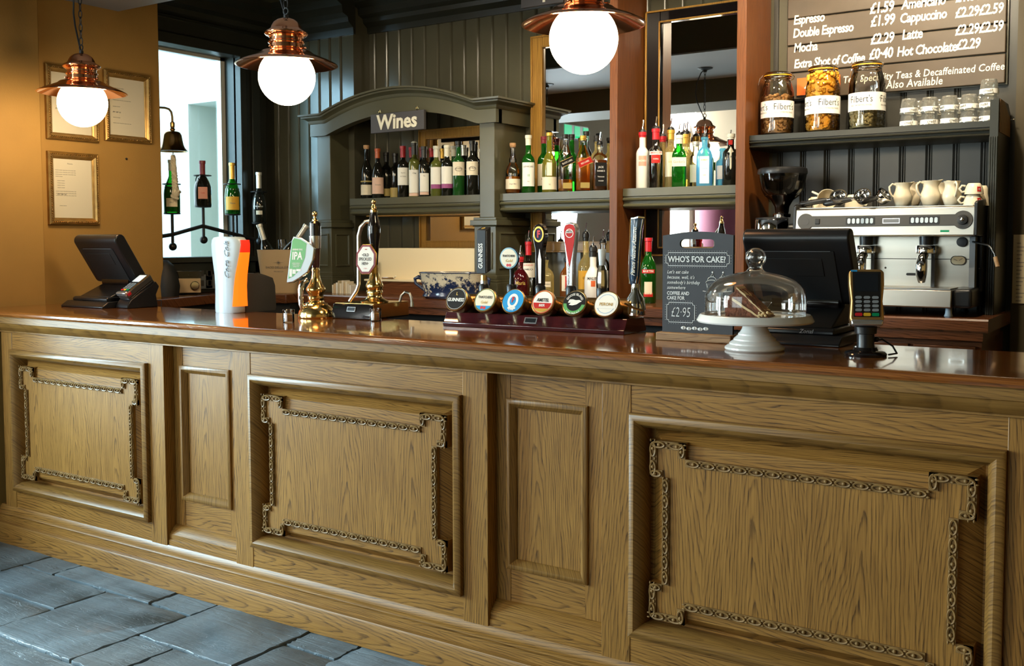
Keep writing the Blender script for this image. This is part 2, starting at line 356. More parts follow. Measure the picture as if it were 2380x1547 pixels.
def words(s, size, mat, parent, M=None, name='lettering', bold=0.0, shear=0.0, sx=1.0, align='CENTER', bend=None, depth=.0003, space=1.0, arch=None):
    """raised or printed lettering as a mesh; bend wraps it round an upright cylinder, arch round a flat circle"""
    cu = bpy.data.curves.new(name, 'FONT'); cu.body = s; cu.size = size; cu.extrude = depth; cu.offset = bold*size; cu.shear = shear
    cu.align_x = align; cu.align_y = 'CENTER'; cu.resolution_u = 2; cu.space_character = space
    t = bpy.data.objects.new(name, cu); me = bpy.data.meshes.new_from_object(t)
    bpy.data.objects.remove(t); bpy.data.curves.remove(cu)
    for v in me.vertices:
        x, y, z = v.co.x*sx, v.co.y, v.co.z
        if arch:
            R = abs(arch); a = x/R; q = R+y if arch > 0 else R-y
            x, y = q*sin(a), (q*cos(a) if arch > 0 else -q*cos(a))
        v.co = (x, y, z)
    if bend:
        for v in me.vertices:
            a = v.co.x/bend; rr = bend+v.co.z; v.co = (rr*sin(a), -rr*cos(a), v.co.y)
        me.transform(M) if M else None
    elif M: me.transform(M)
    me.materials.append(MATS[mat]) if not me.materials else None
    me.materials[0] = MATS[mat]
    o = bpy.data.objects.new(name, me); COL.objects.link(o)
    if parent: o.parent = parent
    return o
def facing(x, y): return math.atan2(-x, y)   # yaw that turns local -Y towards the seats
# ================================================================ THE ROOM
YW, YL, XW, XS = 5.05, 4.90, -5.20, -4.48       # back wall, its left (forward) part, window wall, the step between them
def boards(name, x0, x1, z0, z1, Y, pitch, mat, groove=.010, dep=.006, off=0.0, structure=True):
    """tongue-and-groove boarding facing -Y as one solid panel"""
    p = [(x0, Y)]; x = x0+pitch*.5+off
    while x < x1-.02:
        p += [(x-groove*1.2, Y), (x-groove*.45, Y+dep), (x-groove*.2, Y+dep), (x, Y-dep*.25), (x+groove*.35, Y+dep), (x+groove*.6, Y+dep), (x+groove*1.2, Y)]; x += pitch
    p += [(x1, Y), (x1, Y+.10), (x0, Y+.10)]
    o = MB(mat).prism(p, z0, z1, 'z').build(name, smooth=30)
    return struct(o) if structure else o
boards('wall_back', XS, -1.80, 0, 2.95, YW, .102, 'wall_green_paint')
boards('wall_back_left', XW-.1, XS, 0, 2.95, YL, .095, 'wall_green_paint')
boards('wall_back_coffee', -1.80, -.69, 0, 2.95, YW, .118, 'dark_blue_paint', groove=.013, dep=.008, off=-.02)
struct(MB('brown_paint').box(-.69, 2.6, YW-.02, YW+.1, 0, 3.6).build('wall_back_right'))
struct(MB('wall_green_paint').box(XS-.10, XS, YL+.10, YW+.1, 0, 2.95).build('wall_back_return'))
# left: window wall behind the bar, tan pier, lounge side wall with the street window
def holed_wall(name, mat, X0, X1, y0, y1, z1, wy0, wy1, wz0, wz1):
    b = MB(mat).box(X0, X1, y0, wy0, 0, z1).box(X0, X1, wy1, y1, 0, z1).box(X0, X1, wy0, wy1, 0, wz0).box(X0, X1, wy0, wy1, wz1, z1)
    return struct(b.build(name, smooth=0))
WY0, WY1 = 3.86, at(549, 300, X=XW).y
WZ0, WZ1 = at(435, 597, X=XW).z, at(454, 115, X=XW).z
holed_wall('wall_left_window', 'dark_green_paint', XW-.16, XW, 3.81, YL+.1, 2.95, WY0, WY1, WZ0, WZ1)
struct(MB('tan_plaster').box(XW-.16, -4.97, 3.05, 3.81, 0, 2.95).box(XW-.16, -4.925, 2.30, 3.05, 0, 2.95).build('wall_left_pier', bevel=.006))
b = MB('taupe_plaster')
for y0_, y1_, z0_, z1_ in ((-2.7, -2.5, 0, 3.5), (-2.5, -.45, 0, .75), (-2.5, -.45, 3.3, 3.5), (-.45, .45, 0, 3.5), (.45, 1.85, 2.12, 3.5), (1.85, 2.30, 0, 3.5)): b.box(-5.72, -5.60, y0_, y1_, z0_, z1_)
struct(b.build('wall_left_lounge', smooth=0))
d = MB('dark_green_paint')
for y0_ in (.45, 1.15): d.box(-5.69, -5.64, y0_, y0_+.10, 0, 2.12).box(-5.69, -5.64, y0_+.60, y0_+.70, 0, 2.12).box(-5.69, -5.64, y0_, y0_+.70, 0, .22).box(-5.69, -5.64, y0_, y0_+.70, 2.0, 2.12)
dr = struct(d.build('door_1', bevel=.004)); MB('pane_glass').box(-5.67, -5.665, .55, 1.75, .22, 2.0).build('pane', parent=dr, smooth=0)
struct(MB('taupe_plaster').box(-5.72, -4.925, 2.20, 2.30, 0, 3.5).build('wall_left_return'))
b = MB('taupe_plaster')
for x0, x1, z0, z1 in ((-5.72, -4.5, 0, 3.5), (-1.9, 2.6, 0, 3.5), (-4.5, -1.9, 0, .9), (-4.5, -1.9, 3.0, 3.5)):
    b.box(x0, x1, -2.72, -2.6, z0, z1)
struct(b.build('wall_front', smooth=0))
struct(MB('tan_plaster').box(2.5, 2.6, -2.7, YW, 0, 3.5).build('wall_right'))
struct(MB('ceiling_brown').box(-5.4, 2.6, 3.5, 5.2, 2.95, 3.0).build('ceiling_back_bar'))
struct(MB('ceiling_brown').box(-5.75, 2.6, -2.72, 2.0, 3.5, 3.55).build('ceiling'))
# bulkhead over the counter: brown faces, pale grey soffit that carries the lamps
struct(MB('ceiling_brown').box(-5.4, 2.6, 1.95, 3.55, 2.69, 3.5).use('grey_paint').box(-5.2, 2.6, 2.45, 3.55, 2.68, 2.695).use('ceiling_brown').box(-5.2, 2.6, 1.9, 2.45, 2.50, 2.70).build('ceiling_bulkhead'))
# cornice runs (wall profile: out from the wall, up)
CORN = [(0, 0), (.015, 0), (.02, .035), (.055, .06), (.06, .085), (.10, .10), (.105, .14), (.16, .165), (.165, .20), (0, .20)]
def cornice(name, x0, x1, Y, z, k=1.0): return struct(MB('dark_green_paint').prism([(Y-u*k, z+v*k) for u, v in CORN], x0, x1, 'x').build(name, smooth=30))
cornice('trim_1', XW, XS+.02, YL, 2.72, 1.15)
cornice('trim_2', XS, -.69, YW, 2.745, 1.02)
struct(MB('dark_green_paint').prism([(XW+u*1.15, 2.72+v*1.15) for u, v in CORN], 3.81, YL, 'y').build('trim_3', smooth=30))
# window behind the bar: frame, panes, head moulding
fr = MB('dark_green_paint')
fr.prism([(XW+.0, WZ1-.01), (XW+.05, WZ1+.0), (XW+.055, WZ1+.06), (XW+.03, WZ1+.07), (XW+.035, WZ1+.15), (XW+.06, WZ1+.16), (XW, WZ1+.17)], 3.81, YL-.01, 'y')
for u0, u1, d in ((0, .05, .05), (.05, .10, .03), (.10, .17, .045), (.17, .24, .02)): fr.box(XW-.02, XW+d, WY1+u0, min(YL-.005, WY1+u1), 1.1, WZ1+.05)
fr.box(XW-.02, XW+.07, 3.81, YL-.01, WZ0-.035, WZ0).box(XW-.02, XW+.045, 3.81, YL-.01, WZ0-.11, WZ0-.035).box(XW-.02, XW+.03, 3.81, YL-.01, 1.1, WZ0-.11)
win = struct(fr.build('window_1', bevel=.004))
MB('white_frame_paint').box(XW-.14, XW-.10, WY1-.035, WY1, WZ0, WZ1).box(XW-.14, XW-.10, WY0, WY1, WZ1-.02, WZ1).build('sash', parent=win)
MB('pane_glass').box(XW-.125, XW-.12, WY0, WY1, WZ0, WZ1).build('pane', parent=win, smooth=0)
# the yard outside: white rendered wall with a green painted alcove
yv = 6.3
p0, p1, p2 = at(437, 242, Y=yv), at(700, 220, Y=yv), at(515, 300, Y=yv)
b = MB('white_wall_outside').box(-14, p0.x, yv, yv+.9, 0, 5).box(p0.x, -5.42, yv, yv+.9, p0.z, 5).use('green_wall_outside').box(p0.x-.02, -5.42, yv+.75, yv+.85, 0, p0.z+.02).box(-7.05, -5.42, yv+.32, yv+.75, 0, p0.z)
b.use('white_wall_outside').box(-14, -5.40, 3.2, 8, -.12, -.02)
struct(b.build('wall_outside_yard', smooth=0))
# lounge windows (seen in the mirrors)
def sash_window(name, axis, c, u0, u1, z0, z1, bars):
    b = MB('white_frame_paint')
    def bx(a0, a1, q0, q1, d0, d1): b.box(c+d0, c+d1, a0, a1, q0, q1) if axis == 'x' else b.box(a0, a1, c+d0, c+d1, q0, q1)
    for a0, a1, q0, q1 in ((u0-.12, u0+.04, z0-.1, z1+.12), (u1-.04, u1+.12, z0-.1, z1+.12), (u0, u1, z1-.05, z1+.12), (u0, u1, z0-.1, z0+.05), (u0, u1, (z0+z1)/2-.02, (z0+z1)/2+.02)): bx(a0, a1, q0, q1, -.03, .04)
    for k in range(1, bars): u = u0+(u1-u0)*k/bars; bx(u-.02, u+.02, z0, z1, -.02, .02)
    o = struct(b.build(name)); g = MB('pane_glass')
    g.box(c-.012, c-.008, u0, u1, z0, z1) if axis == 'x' else g.box(u0, u1, c-.012, c-.008, z0, z1)
    g.build('pane', parent=o, smooth=0); return o
sash_window('window_2', 'x', -5.62, -2.5, -.45, .75, 3.3, 2)
sash_window('window_3', 'y', -2.62, -4.5, -1.9, .9, 3.0, 2)
# slate floor: every flag modelled in one floor mesh, laid in courses along the bar
fl = MB('grout').box(-5.75, 2.6, -2.72, 5.2, -.08, -.012)
fl.use('slate'); rnd = random.Random(5)
def flag(x0, x1, y0, y1, sl0=0.0, sl1=0.0):
    g = .0065; n = 11; z = rnd.uniform(-.002, .003); c = []
    P = [(x0+g+sl0*.5, y0+g), (x1-g+sl1*.5, y0+g), (x1-g-sl1*.5, y1-g), (x0+g-sl0*.5, y1-g)]
    out = []
    for a, b_ in zip(P, P[1:]+P[:1]):
        for k in range(n):
            t = k/n; j = .0 if k == 0 else rnd.uniform(-.0045, .0045)
            dx, dy = b_[0]-a[0], b_[1]-a[1]; l = math.hypot(dx, dy)
            out.append((a[0]+dx*t-dy/l*j, a[1]+dy*t+dx/l*j))
    mx, my = sum(p[0] for p in out)/len(out), sum(p[1] for p in out)/len(out)
    top = [(mx+(p[0]-mx)*.994, my+(p[1]-my)*.990, z+rnd.uniform(-.0012, .0012)) for p in out]
    fl.loft([[(p[0], p[1], -.03) for p in out], [(p[0], p[1], z-.0025) for p in out], top])
for x0, x1, y0, y1 in ((-5.2, -4.265, 2.39, 2.66), (-4.265, -4.035, 2.485, 2.66), (-4.035, -3.39, 2.49, 2.66), (-3.39, -3.145, 2.495, 2.66), (-3.145, -2.645, 2.26, 2.66), (-2.645, -2.405, 2.50, 2.66), (-2.405, -1.75, 2.44, 2.66), (-1.75, -1.2, 2.46, 2.66), (-1.2, -.3, 2.44, 2.66), (-.3, .8, 2.44, 2.66), (.8, 2.6, 2.44, 2.66),
        (-4.265, -3.645, 2.25, 2.49), (-3.645, -3.145, 1.99, 2.49), (-2.645, -2.20, 1.99, 2.50), (-2.20, -1.5, 1.99, 2.44), (-1.5, -.7, 1.99, 2.44), (-.7, .5, 1.99, 2.44), (.5, 2.6, 1.99, 2.44), (-5.2, -4.265, 1.99, 2.39), (-4.265, -3.645, 1.99, 2.25), (-3.145, -2.93, 1.99, 2.26), (-2.93, -2.645, 1.99, 2.26)):
    flag(x0, x1, y0, y1)
courses = []
y = 1.99
while y > -2.6:
    d = rnd.choice((.42, .5, .36, .6)); xs = [-5.75+rnd.uniform(-.3, 0)]
    while xs[-1] < 2.6: xs.append(xs[-1]+rnd.uniform(.45, 1.15))
    courses.append((max(-2.72, y-d), y, xs)); y -= d
for y0, y1, xs in courses:
    for a, c in zip(xs, xs[1:]): flag(a, c, y0+rnd.uniform(-.012, .012), y1)
struct(fl.build('floor', smooth=50))
# ================================================================ THE COUNTER
YF, YR = 2.67, 2.72                             # face of the pilasters, face of the set-back panels
P3 = 1.617                                      # the design repeats along the bar
X_PAN = [-4.602+P3*k for k in range(4)]         # left edge of each large panel
XL, XR = -4.69, 1.45
bar = thing('bar_counter', 'long carved oak bar front of large and narrow panels standing on the slate floor', 'bar counter', (0, 0, 0))
def level(name, prof, x0=XL, x1=XR, mat='oak_moulding', parent=bar): return MB(mat).prism(prof, x0, x1, 'x').build(name, parent=parent, smooth=30)
MB('oak_upright').box(XL, XR, 2.745, 2.80, .02, 1.04).build('carcass', parent=bar)
level('plinth', [(2.630, 0), (2.630, .088), (2.634, .095), (2.650, .097), (2.652, .128), (2.648, .136), (2.653, .142), (2.662, .146), (2.664, .160), (2.672, .171), (2.76, .171), (2.76, 0)], XL-.04, XR, 'oak_level')
level('top_moulding', [(2.76, 1.0), (2.664, .9975), (2.655, 1.0), (2.655, 1.005), (2.650, 1.008), (2.636, 1.018), (2.622, 1.030), (2.616, 1.043), (2.611, 1.046), (2.611, 1.074), (2.76, 1.074)], XL-.35, XR)
def frame_moulding(b, x0, x1, z0, z1, prof, Y):
    """mitred picture moulding; prof = (inward, out towards the room)"""
    rings = []
    for cx, cz, sx, sz in ((x0, z0, 1, 1), (x1, z0, -1, 1), (x1, z1, -1, -1), (x0, z1, 1, -1)):
        rings.append([(cx+sx*u, Y-v, cz+sz*u) for u, v in prof])
    rings.append(rings[0]); b.loft(rings, cap=False)
def carved_path(x0, x1, z0, z1):
    """outline with square lugs at the four corners, as on the big panels"""
    a, h, dx, dz = .111, .107, .040, .045
    return [(x0, z1), (x0+a, z1), (x0+a, z1-dz), (x1-a, z1-dz), (x1-a, z1), (x1, z1), (x1, z1-h), (x1-dx, z1-h), (x1-dx, z0+h), (x1, z0+h), (x1, z0), (x1-a, z0), (x1-a, z0+dz), (x0+a, z0+dz), (x0+a, z0), (x0, z0), (x0, z0+h), (x0+dx, z0+h), (x0+dx, z1-h), (x0, z1-h)]
def carved_strip(b, path, Y, wd=.022):
    """egg-and-bead enrichment: flat band, hollowed oval rings with a bead, little darts between"""
    n = len(path)
    for i in range(n):
        (xa, za), (xb, zb) = path[i], path[(i+1) % n]
        dx, dz = xb-xa, zb-za; l = math.hypot(dx, dz); ux, uz = dx/l, dz/l; nx, nz = uz, -ux      # inward normal (path runs clockwise)
        if l < .06: m = 1
        else: m = max(1, round(l/.0475))
        def pt(s, q, o): return (xa+ux*s+nx*q, Y-o, za+uz*s+nz*q)
        b.loft([[pt(0, 0, 0), pt(0, wd, 0), pt(0, wd, .006), pt(0, 0, .006)], [pt(l, 0, 0), pt(l, wd, 0), pt(l, wd, .006), pt(l, 0, .006)]])
        st = l/m
        for k in range(m):
            s0 = st*(k+.5); hl, hw = min(st*.40, .0195), wd*.37
            M = Matrix(((ux, nx, 0, xa+ux*s0+nx*wd/2), (0, 0, -1, Y-.006), (uz, nz, 0, za+uz*s0+nz*wd/2), (0, 0, 0, 1)))
            b.tube([(hl*cos(2*pi*j/14), hw*sin(2*pi*j/14), .0025) for j in range(14)], .0031, 5, M, closed=True)
            b.ball((hl*.15, 0, .002), .0058, 8, 5, M=M)
            if l > .06:
                for q in (-1, 1): b.ball((st*.5, q*hw*.8, .002), .0036, 6, 4, (1.6, .8, 1), M)
MB('oak_upright').box(XL, XL+.09, YF, 2.76, .165, 1.0).build('pilaster', parent=bar, bevel=.002)
big = [(0, 0), (0, .016), (.006, .021), (.020, .023), (.030, .016), (.036, .004), (.042, -.004), (.042, -.05), (0, -.05)]
slim = [(0, -.004), (0, .010), (.006, .014), (.016, .013), (.024, .004), (.030, -.002), (.032, -.008), (0, -.008)]
for k, x0 in enumerate(X_PAN):
    x1 = x0+1.003; z0, z1 = .252, .918
    if x0 > XR-.6: break
    pan = MB('oak_upright'); c0, c1 = x0+.042, x1-.042
    # sunk field, bevelled border, flat middle
    e, f = .062, .075
    pan.use('oak_level').box(x0-.005, x1+.005, YF+.0505, 2.76, .165, 1.0)
    raised = [(c0, z0+.042, .032), (c0+e, z0+.042+e*.55, .006), (c0+f, z0+.042+f*.6, .004)]
    rings = []
    for u, w_, y_ in ((0, 0, .050), (.012, .008, .050), (.056, .036, .014), (.064, .040, .010)):
        rings.append([(c0+u, YF+y_, z0+.042+w_), (c1-u, YF+y_, z0+.042+w_), (c1-u, YF+y_, z1-.042-w_), (c0+u, YF+y_, z1-.042-w_)])
    pan.loft(rings, cap=False); pan.box(c0+.062, c1-.062, YF+.0105, YF+.03, z0+.082, z1-.082)
    pb = pan.build('panel', parent=bar, smooth=20)
    MB('oak_level').box(x0, x1, YF+.002, YF+.06, z1-.006, 1.0).build('top_rail', parent=bar)
    MB('oak_level').box(x0, x1, YF+.002, YF+.06, .165, z0+.006).build('bottom_rail', parent=bar)
    # the raised lugged middle, grain upright, with its carved edge
    path = carved_path(x0+.064, x1-.064, z0+.066, z1-.074)
    fld = MB('oak_upright').prism([(px_, pz_) for px_, pz_ in path], YF+.0, YF+.056, 'y').build('raised_field', parent=pb, smooth=0)
    cb = MB('carved_oak'); carved_strip(cb, path, YF+.001); cb.build('carved_border', parent=pb, smooth=60)
    mb_ = MB('oak_moulding'); frame_moulding(mb_, x0, x1, z0, z1, big, YF); mb_.build('panel_moulding', parent=pb, smooth=40)
    for xa in (x0-.097 if k else None, x1):
        if xa is not None: MB('oak_upright').box(xa, xa+(.097 if xa < x1 else .1), YF, 2.76, .165, 1.0).build('pilaster', parent=bar, bevel=.002)
    # narrow set-back bay to the right of this panel
    xa, xb = x1+.1, x0+P3-.097
    n0, n1 = xa+.042, xb-.085+.0
    n1 = n0+.302
    st = MB('oak_upright').box(xa, n0+.012, YR, 2.76, .16, 1.0).box(n1-.012, xb, YR, 2.76, .16, 1.0).build('narrow_stile', parent=bar)
    nb_ = MB('oak_level').box(n0, n1, YR+.002, 2.76, .905, 1.0).box(n0, n1, YR+.002, 2.76, .22, .365).use('oak_upright').box(n0, n1, YR+.012, 2.76, .36, .91)
    np_ = nb_.build('narrow_panel', parent=bar)
    mb_ = MB('oak_moulding_upright'); frame_moulding(mb_, n0, n1, .357, .914, slim, YR+.002); mb_.build('panel_moulding', parent=np_, smooth=40)
    level('sill', [(2.74, .255), (YR-.003, .248), (YR-.012, .244), (YF+.020, .222), (YF+.012, .214), (YF+.012, .195), (YF+.006, .190), (YF+.006, .165), (2.76, .165)], xa, xb, 'oak_level')
# the polished top is a thing of its own
top = tag(MB('bar_top_wood').prism([(2.70, 1.0745), (2.604, 1.0745), (2.594, 1.078), (2.589, 1.086), (2.592, 1.094), (2.602, 1.0995), (2.616, 1.10), (3.215, 1.10), (3.222, 1.09), (3.222, 1.0745)], -4.90, XR+.05, 'x').build('worktop', smooth=30), 'polished dark mahogany bar top running the whole length of the counter', 'bar top')
# shadowy under-counter fittings on the serving side
tag(MB('matt_black').box(-4.6, 1.3, 3.0, 3.3, .1, 1.055).build('under_counter_fridge_run'), 'black under-counter unit hidden behind the bar front', 'counter unit')
# ================================================================ LAMPS, WALL THINGS
def lamp(x, lab):
    L0 = thing('pendant_lamp', lab, 'lamp', (x, 2.95, 2.075), group='copper pendants over the counter')
    MB('globe_light').lathe([(0, -.1125)]+[(.1125*cos(a), .1125*sin(a)) for a in [radians(-85+k*7.5) for k in range(20)]], 40).build('globe', parent=L0)
    pr = [(.203, .046), (.200, .050), (.172, .064), (.150, .072), (.130, .081), (.112, .088), (.100, .098), (.084, .100), (.074, .104), (.067, .112), (.066, .128), (.072, .133), (.072, .138), (.066, .142), (.066, .152), (.070, .158), (.080, .162), (.085, .168), (.085, .173), (.080, .178), (.070, .184), (.062, .190), (.058, .200), (.050, .214), (.036, .225), (.018, .231), (.008, .233), (0, .233)]
    inn = [(.055, .10), (.10, .088), (.150, .068), (.196, .045), (.203, .046)]
    MB('copper').lathe(inn+pr[1:], 48).build('shade', parent=L0, smooth=30)
    b = MB('copper')
    for a in (.4, 2.5, 4.6): b.tube([(.066*cos(a), .066*sin(a), .112), (.078*cos(a), .078*sin(a), .112)], .004, 8).ball((.080*cos(a), .080*sin(a), .112), .0055, 8, 6)
    b.build('thumb_screws', parent=L0)
    MB('iron_black').tube([(0, 0, .230), (0, 0, .245)], .010, 10).ring((0, 0, .259), .013, .0032, 16, 6, M=T(0, 0, .259) @ RX(pi/2) @ T(0, 0, -.259)).build('loop', parent=L0)
    ch = MB('iron_black'); z = .272; k = 0
    while z < .595:
        R_ = T(0, 0, z+.017) @ RZ(pi/2*(k % 2)+.6) @ RX(pi/2)
        ch.tube([(.0075*cos(a)*(1 if abs(cos(a)) > .01 else 1), .0195*sin(a), 0) for a in [2*pi*j/14 for j in range(14)]], .0022, 5, R_, closed=True); z += .0315; k += 1
    ch.build('chain', parent=L0)
    MB('iron_black').tube([(-.004, 0, .247), (-.030, .006, .30), (-.058, .01, .37), (-.068, .01, .43), (-.06, .008, .50), (-.03, .004, .57), (0, 0, .60)], .0042, 7).build('flex', parent=L0)
    MB('iron_black').lathe([(0, .575), (.012, .575), (.018, .588), (.055, .600), (.058, .606), (0, .606)], 24).build('ceiling_rose', parent=L0)
    return L0
for x, lab in ((-1.69, 'copper pendant lamp with white globe hanging over the beer taps'), (-3.055, 'copper pendant lamp with white globe above the pale fizzy drink dispenser'), (-4.42, 'copper pendant lamp with white globe before the framed certificates')): lamp(x, lab)
# framed certificates on the tan wall (X = -4.97, facing +X)
SIDE = Matrix(((0, 0, 1, 0), (1, 0, 0, 0), (0, 1, 0, 0), (0, 0, 0, 1)))     # local x -> +Y, y -> +Z, z -> +X
def certificate(lab, tl, tr, bl, lines, seal):
    XP = -4.968
    a, b, c = at(*tl, X=XP), at(*tr, X=XP), at(*bl, X=XP)
    y0, y1, z1, z0 = (a.y+c.y)/2, b.y, (a.z+b.z)/2, c.z
    o = thing('certificate_frame', lab, 'picture frame', (XP, (y0+y1)/2, (z0+z1)/2), group='gilt framed certificates')
    hw, hh = (y1-y0)/2, (z1-z0)/2; w_ = .036
    f = MB('gilt_dark'); prof = [(0, 0), (0, .016), (.006, .022), (.010, .020), (.014, .024), (.020, .024), (.026, .015), (.032, .012), (w_, .006), (w_, 0)]
    rings = []
    for sx, sy in ((-1, -1), (1, -1), (1, 1), (-1, 1)): rings.append([SIDE @ Vector((sx*(hw-u), sy*(hh-u), v)) for u, v in prof])
    rings.append(rings[0]); f.loft(rings, cap=False)
    fo = f.build('frame', parent=o, smooth=30)
    r = MB('brass')
    for (xa, ya), (xb, yb) in (((-1, -1), (1, -1)), ((1, -1), (1, 1)), ((1, 1), (-1, 1)), ((-1, 1), (-1, -1))):
        n = int((2*hw if ya == yb else 2*hh)/.0125)
        for k in range(n):
            t = (k+.5)/n; x = (xa+(xb-xa)*t)*(hw-.014); y = (ya+(yb-ya)*t)*(hh-.014); q = .6 if ya == yb else 2.2
            r.ball((0, 0, 0), .0042, 6, 4, (1.9, .8, .9), SIDE @ T(x, y, .0235) @ RZ(q))
    r.build('rope_beading', parent=fo)
    p = MB('paper').box(-hw+w_-.004, hw-w_+.004, -hh+w_-.004, hh-w_+.004, 0, .004, SIDE).build('sheet', parent=o)
    for s_, x, y, sz in lines: words(s_, sz, 'grey_ink', p, SIDE @ T(x, y, .0045), name='print', align='LEFT', bold=-.004)
    if seal: MB('grey_ink').lathe([(0, 0), (.017, 0), (.017, .001), (0, .001)], 24, SIDE @ T(-.02, hh-.075, .0045)).use('paper').lathe([(.009, .0012), (.013, .0012)], 20, SIDE @ T(-.02, hh-.075, .0045)).build('seal', parent=p)
    words('m~w~u', .016, 'ink', p, SIDE @ T(-hw+.055, -.03, .0045), name='signature', align='LEFT', shear=.4)
    return o
ln = lambda n, w_: ('l'*0+'-'*0)+' '.join(['nunum', 'moner', 'sanu', 'ime', 'corva', 'unter', 'dos', 'liro'][k % 8] for k in range(n))
certificate('gilt framed certificate partly hidden behind the leftmost lamp globe', (97, 146), (222, 165), (110, 322), [(ln(3, 1), -.09, .09, .011), (ln(6, 1), -.09, .03, .007), (ln(6, 1), -.09, .015, .007), (ln(6, 1), -.09, 0, .007)], True)
certificate('gilt framed certificate with an uncovered sheet right of the lamp globe', (238, 161), (345, 177), (241, 326), [(ln(3, 1), -.09, .10, .009), (ln(7, 1), -.09, .035, .007), (ln(2, 1), -.09, 0, .008), (ln(2, 1), -.09, -.06, .008), (ln(7, 1), -.09, -.09, .007)], False)
certificate('gilt framed certificate hanging lowest, above the left till', (105, 350), (224, 359), (113, 521.5), [('Nunum', -.03, .13, .010)]+[(ln(7-(k == 3)*5, 1), -.1, .095-.011*k, .0072) for k in range(4)]+[(ln(2, 1), -.09, .04-.012*k, .0075) for k in range(4)]+[(ln(7, 1), -.1, -.015-.011*k, .0072) for k in range(3)]+[(ln(2, 1), -.08, -.09, .007)], False)
p = at(293, 369, X=-4.968); tag(MB('iron_black').ball((p.x+.004, p.y, p.z), .006, 8, 6).build('wall_plug'), 'small dark nail left in the tan wall right of the lowest certificate', 'nail')
# bell on a bracket off the window side of the pier
p = at(402, 352, Y=3.93); bell = thing('bar_bell', 'bronze bell on a curved bracket hanging before the window', 'bell', p); bell.scale = (1.12,)*3
MB('bell_bronze').lathe([(.0, .105), (.030, .104), (.040, .098), (.046, .085), (.050, .060), (.055, .035), (.062, .020), (.072, .008), (.078, 0), (.072, .0), (.058, .018), (.045, .06), (.0, .09)], 40).build('bell_cup', parent=bell)
MB('bell_bronze').lathe([(0, .10), (.010, .104), (.014, .115), (.010, .122), (.012, .13), (.012, .150), (.008, .155), (0, .155)], 16).build('crown', parent=bell)
MB('aged_brass').tube([(0, 0, .15), (0, 0, .180), (.0, -.006, .205), (.0, -.02, .218), (.0, -.045, .222), (.0, -.085, .220), (0, -.106, .218)], .006, 8).lathe([(0, 0), (.02, 0), (.02, .004), (0, .004)], 16, T(0, -.1065, .218) @ RX(-pi/2)).build('bracket', parent=bell)
MB('aged_brass').tube([(0, 0, .06), (0, 0, -.012)], .003, 6).ring((0, 0, -.018), .007, .002, 12, 5, M=T(0, 0, -.018) @ RX(pi/2) @ T(0, 0, .018)).build('clapper', parent=bell)
r = MB('rope_cotton'); pts = [(0, 0, -.024), (.002, 0, -.05), (.004, 0, -.10), (.007, 0, -.15), (.012, 0, -.19)]
for q in range(3):
    r.tube([(pts[0][0]+.014*k/24+.008*(.6+k/40)*cos(k*1.1+q*2.1), .008*(.6+k/40)*sin(k*1.1+q*2.1), -.022-.0075*k) for k in range(25)], .0095, 6)
r.ball((.015, 0, -.215), .021, 12, 8, (1, 1, 1.3)).tube([(.015+.022*cos(a), .022*sin(a), -.205-.006*k) for k, a in enumerate([j*.9 for j in range(8)])], .007, 6)
r.build('bell_rope', parent=bell)
# ---- iron bottle rack on the window wall
XR_ = XW+.12
def rk(px, py): return at(px, py, X=XR_)
rack = thing('bottle_rack', 'black iron wall rack with ball ends holding champagne bottles before the window', 'bottle rack', (0, 0, 0))
pts = [rk(330, 556), rk(400, 545), rk(471, 525), rk(541, 543), rk(590, 556)]
MB('iron_black').tube(pts, .012, 10).build('crossbar', parent=rack, smooth=0)
holders = [(400, 497, 573, 428), (472, 481, 557, 408), (541, 499, 590, 428), (603, 519, 560, 446)]
for px, ytop, yball, yring in holders:
    a, c, g = rk(px, ytop), rk(px, yball), rk(px, yring); X_, Y_ = a.x, a.y
    MB('iron_black').tube([(X_, Y_, a.z), (X_, Y_, c.z)], .009, 10).ball((X_, Y_, c.z), .024, 16, 10).build('stem', parent=rack)
    MB('iron_black').lathe([(0, a.z-.006), (.047, a.z-.002), (.050, a.z+.006), (.047, a.z+.004), (0, a.z+.003)], 28, T(X_, Y_, 0)).build('cup', parent=rack)
    MB('iron_black').ring((X_, Y_, g.z), .051, .0035, 28, 6).tube([(X_-.05, Y_, g.z), (X_-.062, Y_, g.z-.02), (X_-.062, Y_, a.z)], .0035, 6).build('neck_ring', parent=rack)
# ---- amplifier, bag, sockets on the counter's left end
ZC = 1.10
p = at(436, 665, X=-5.03)
amp = thing('amplifier', 'small cream-fronted amplifier with round silver knob left of the drink dispenser', 'amplifier', (p.x, p.y, ZC), facing(p.x, p.y))
MB('bucket_cream').box(-.076, .076, -.01, .0, .012, .098).build('front_panel', parent=amp, bevel=.003)
MB('black_plastic').box(-.074, .074, 0, .09, .008, .096).box(-.06, -.04, .01, .03, 0, .01).box(.04, .06, .01, .03, 0, .01).build('case', parent=amp, bevel=.002)
MB('chrome').lathe([(0, 0), (.026, 0), (.026, .018), (.022, .022), (0, .022)], 28, T(.042, -.01, .056) @ FRONT).build('volume_knob', parent=amp)
MB('iron_black').box(-.066, -.052, -.012, -.009, .020, .024).build('power_light', parent=amp)
AM = T(p.x, p.y, ZC) @ RZ(facing(p.x, p.y))
tag(MB('gloss_black').box(-.085, .08, -.005, .085, .0985, .142, AM).box(.0, .03, -.0065, -.005, .112, .120, AM).build('tuner_box', bevel=.004), 'black flat hi-fi box lying on top of the cream-fronted amplifier', 'hi-fi unit')
p = at(385, 680, X=-5.0)
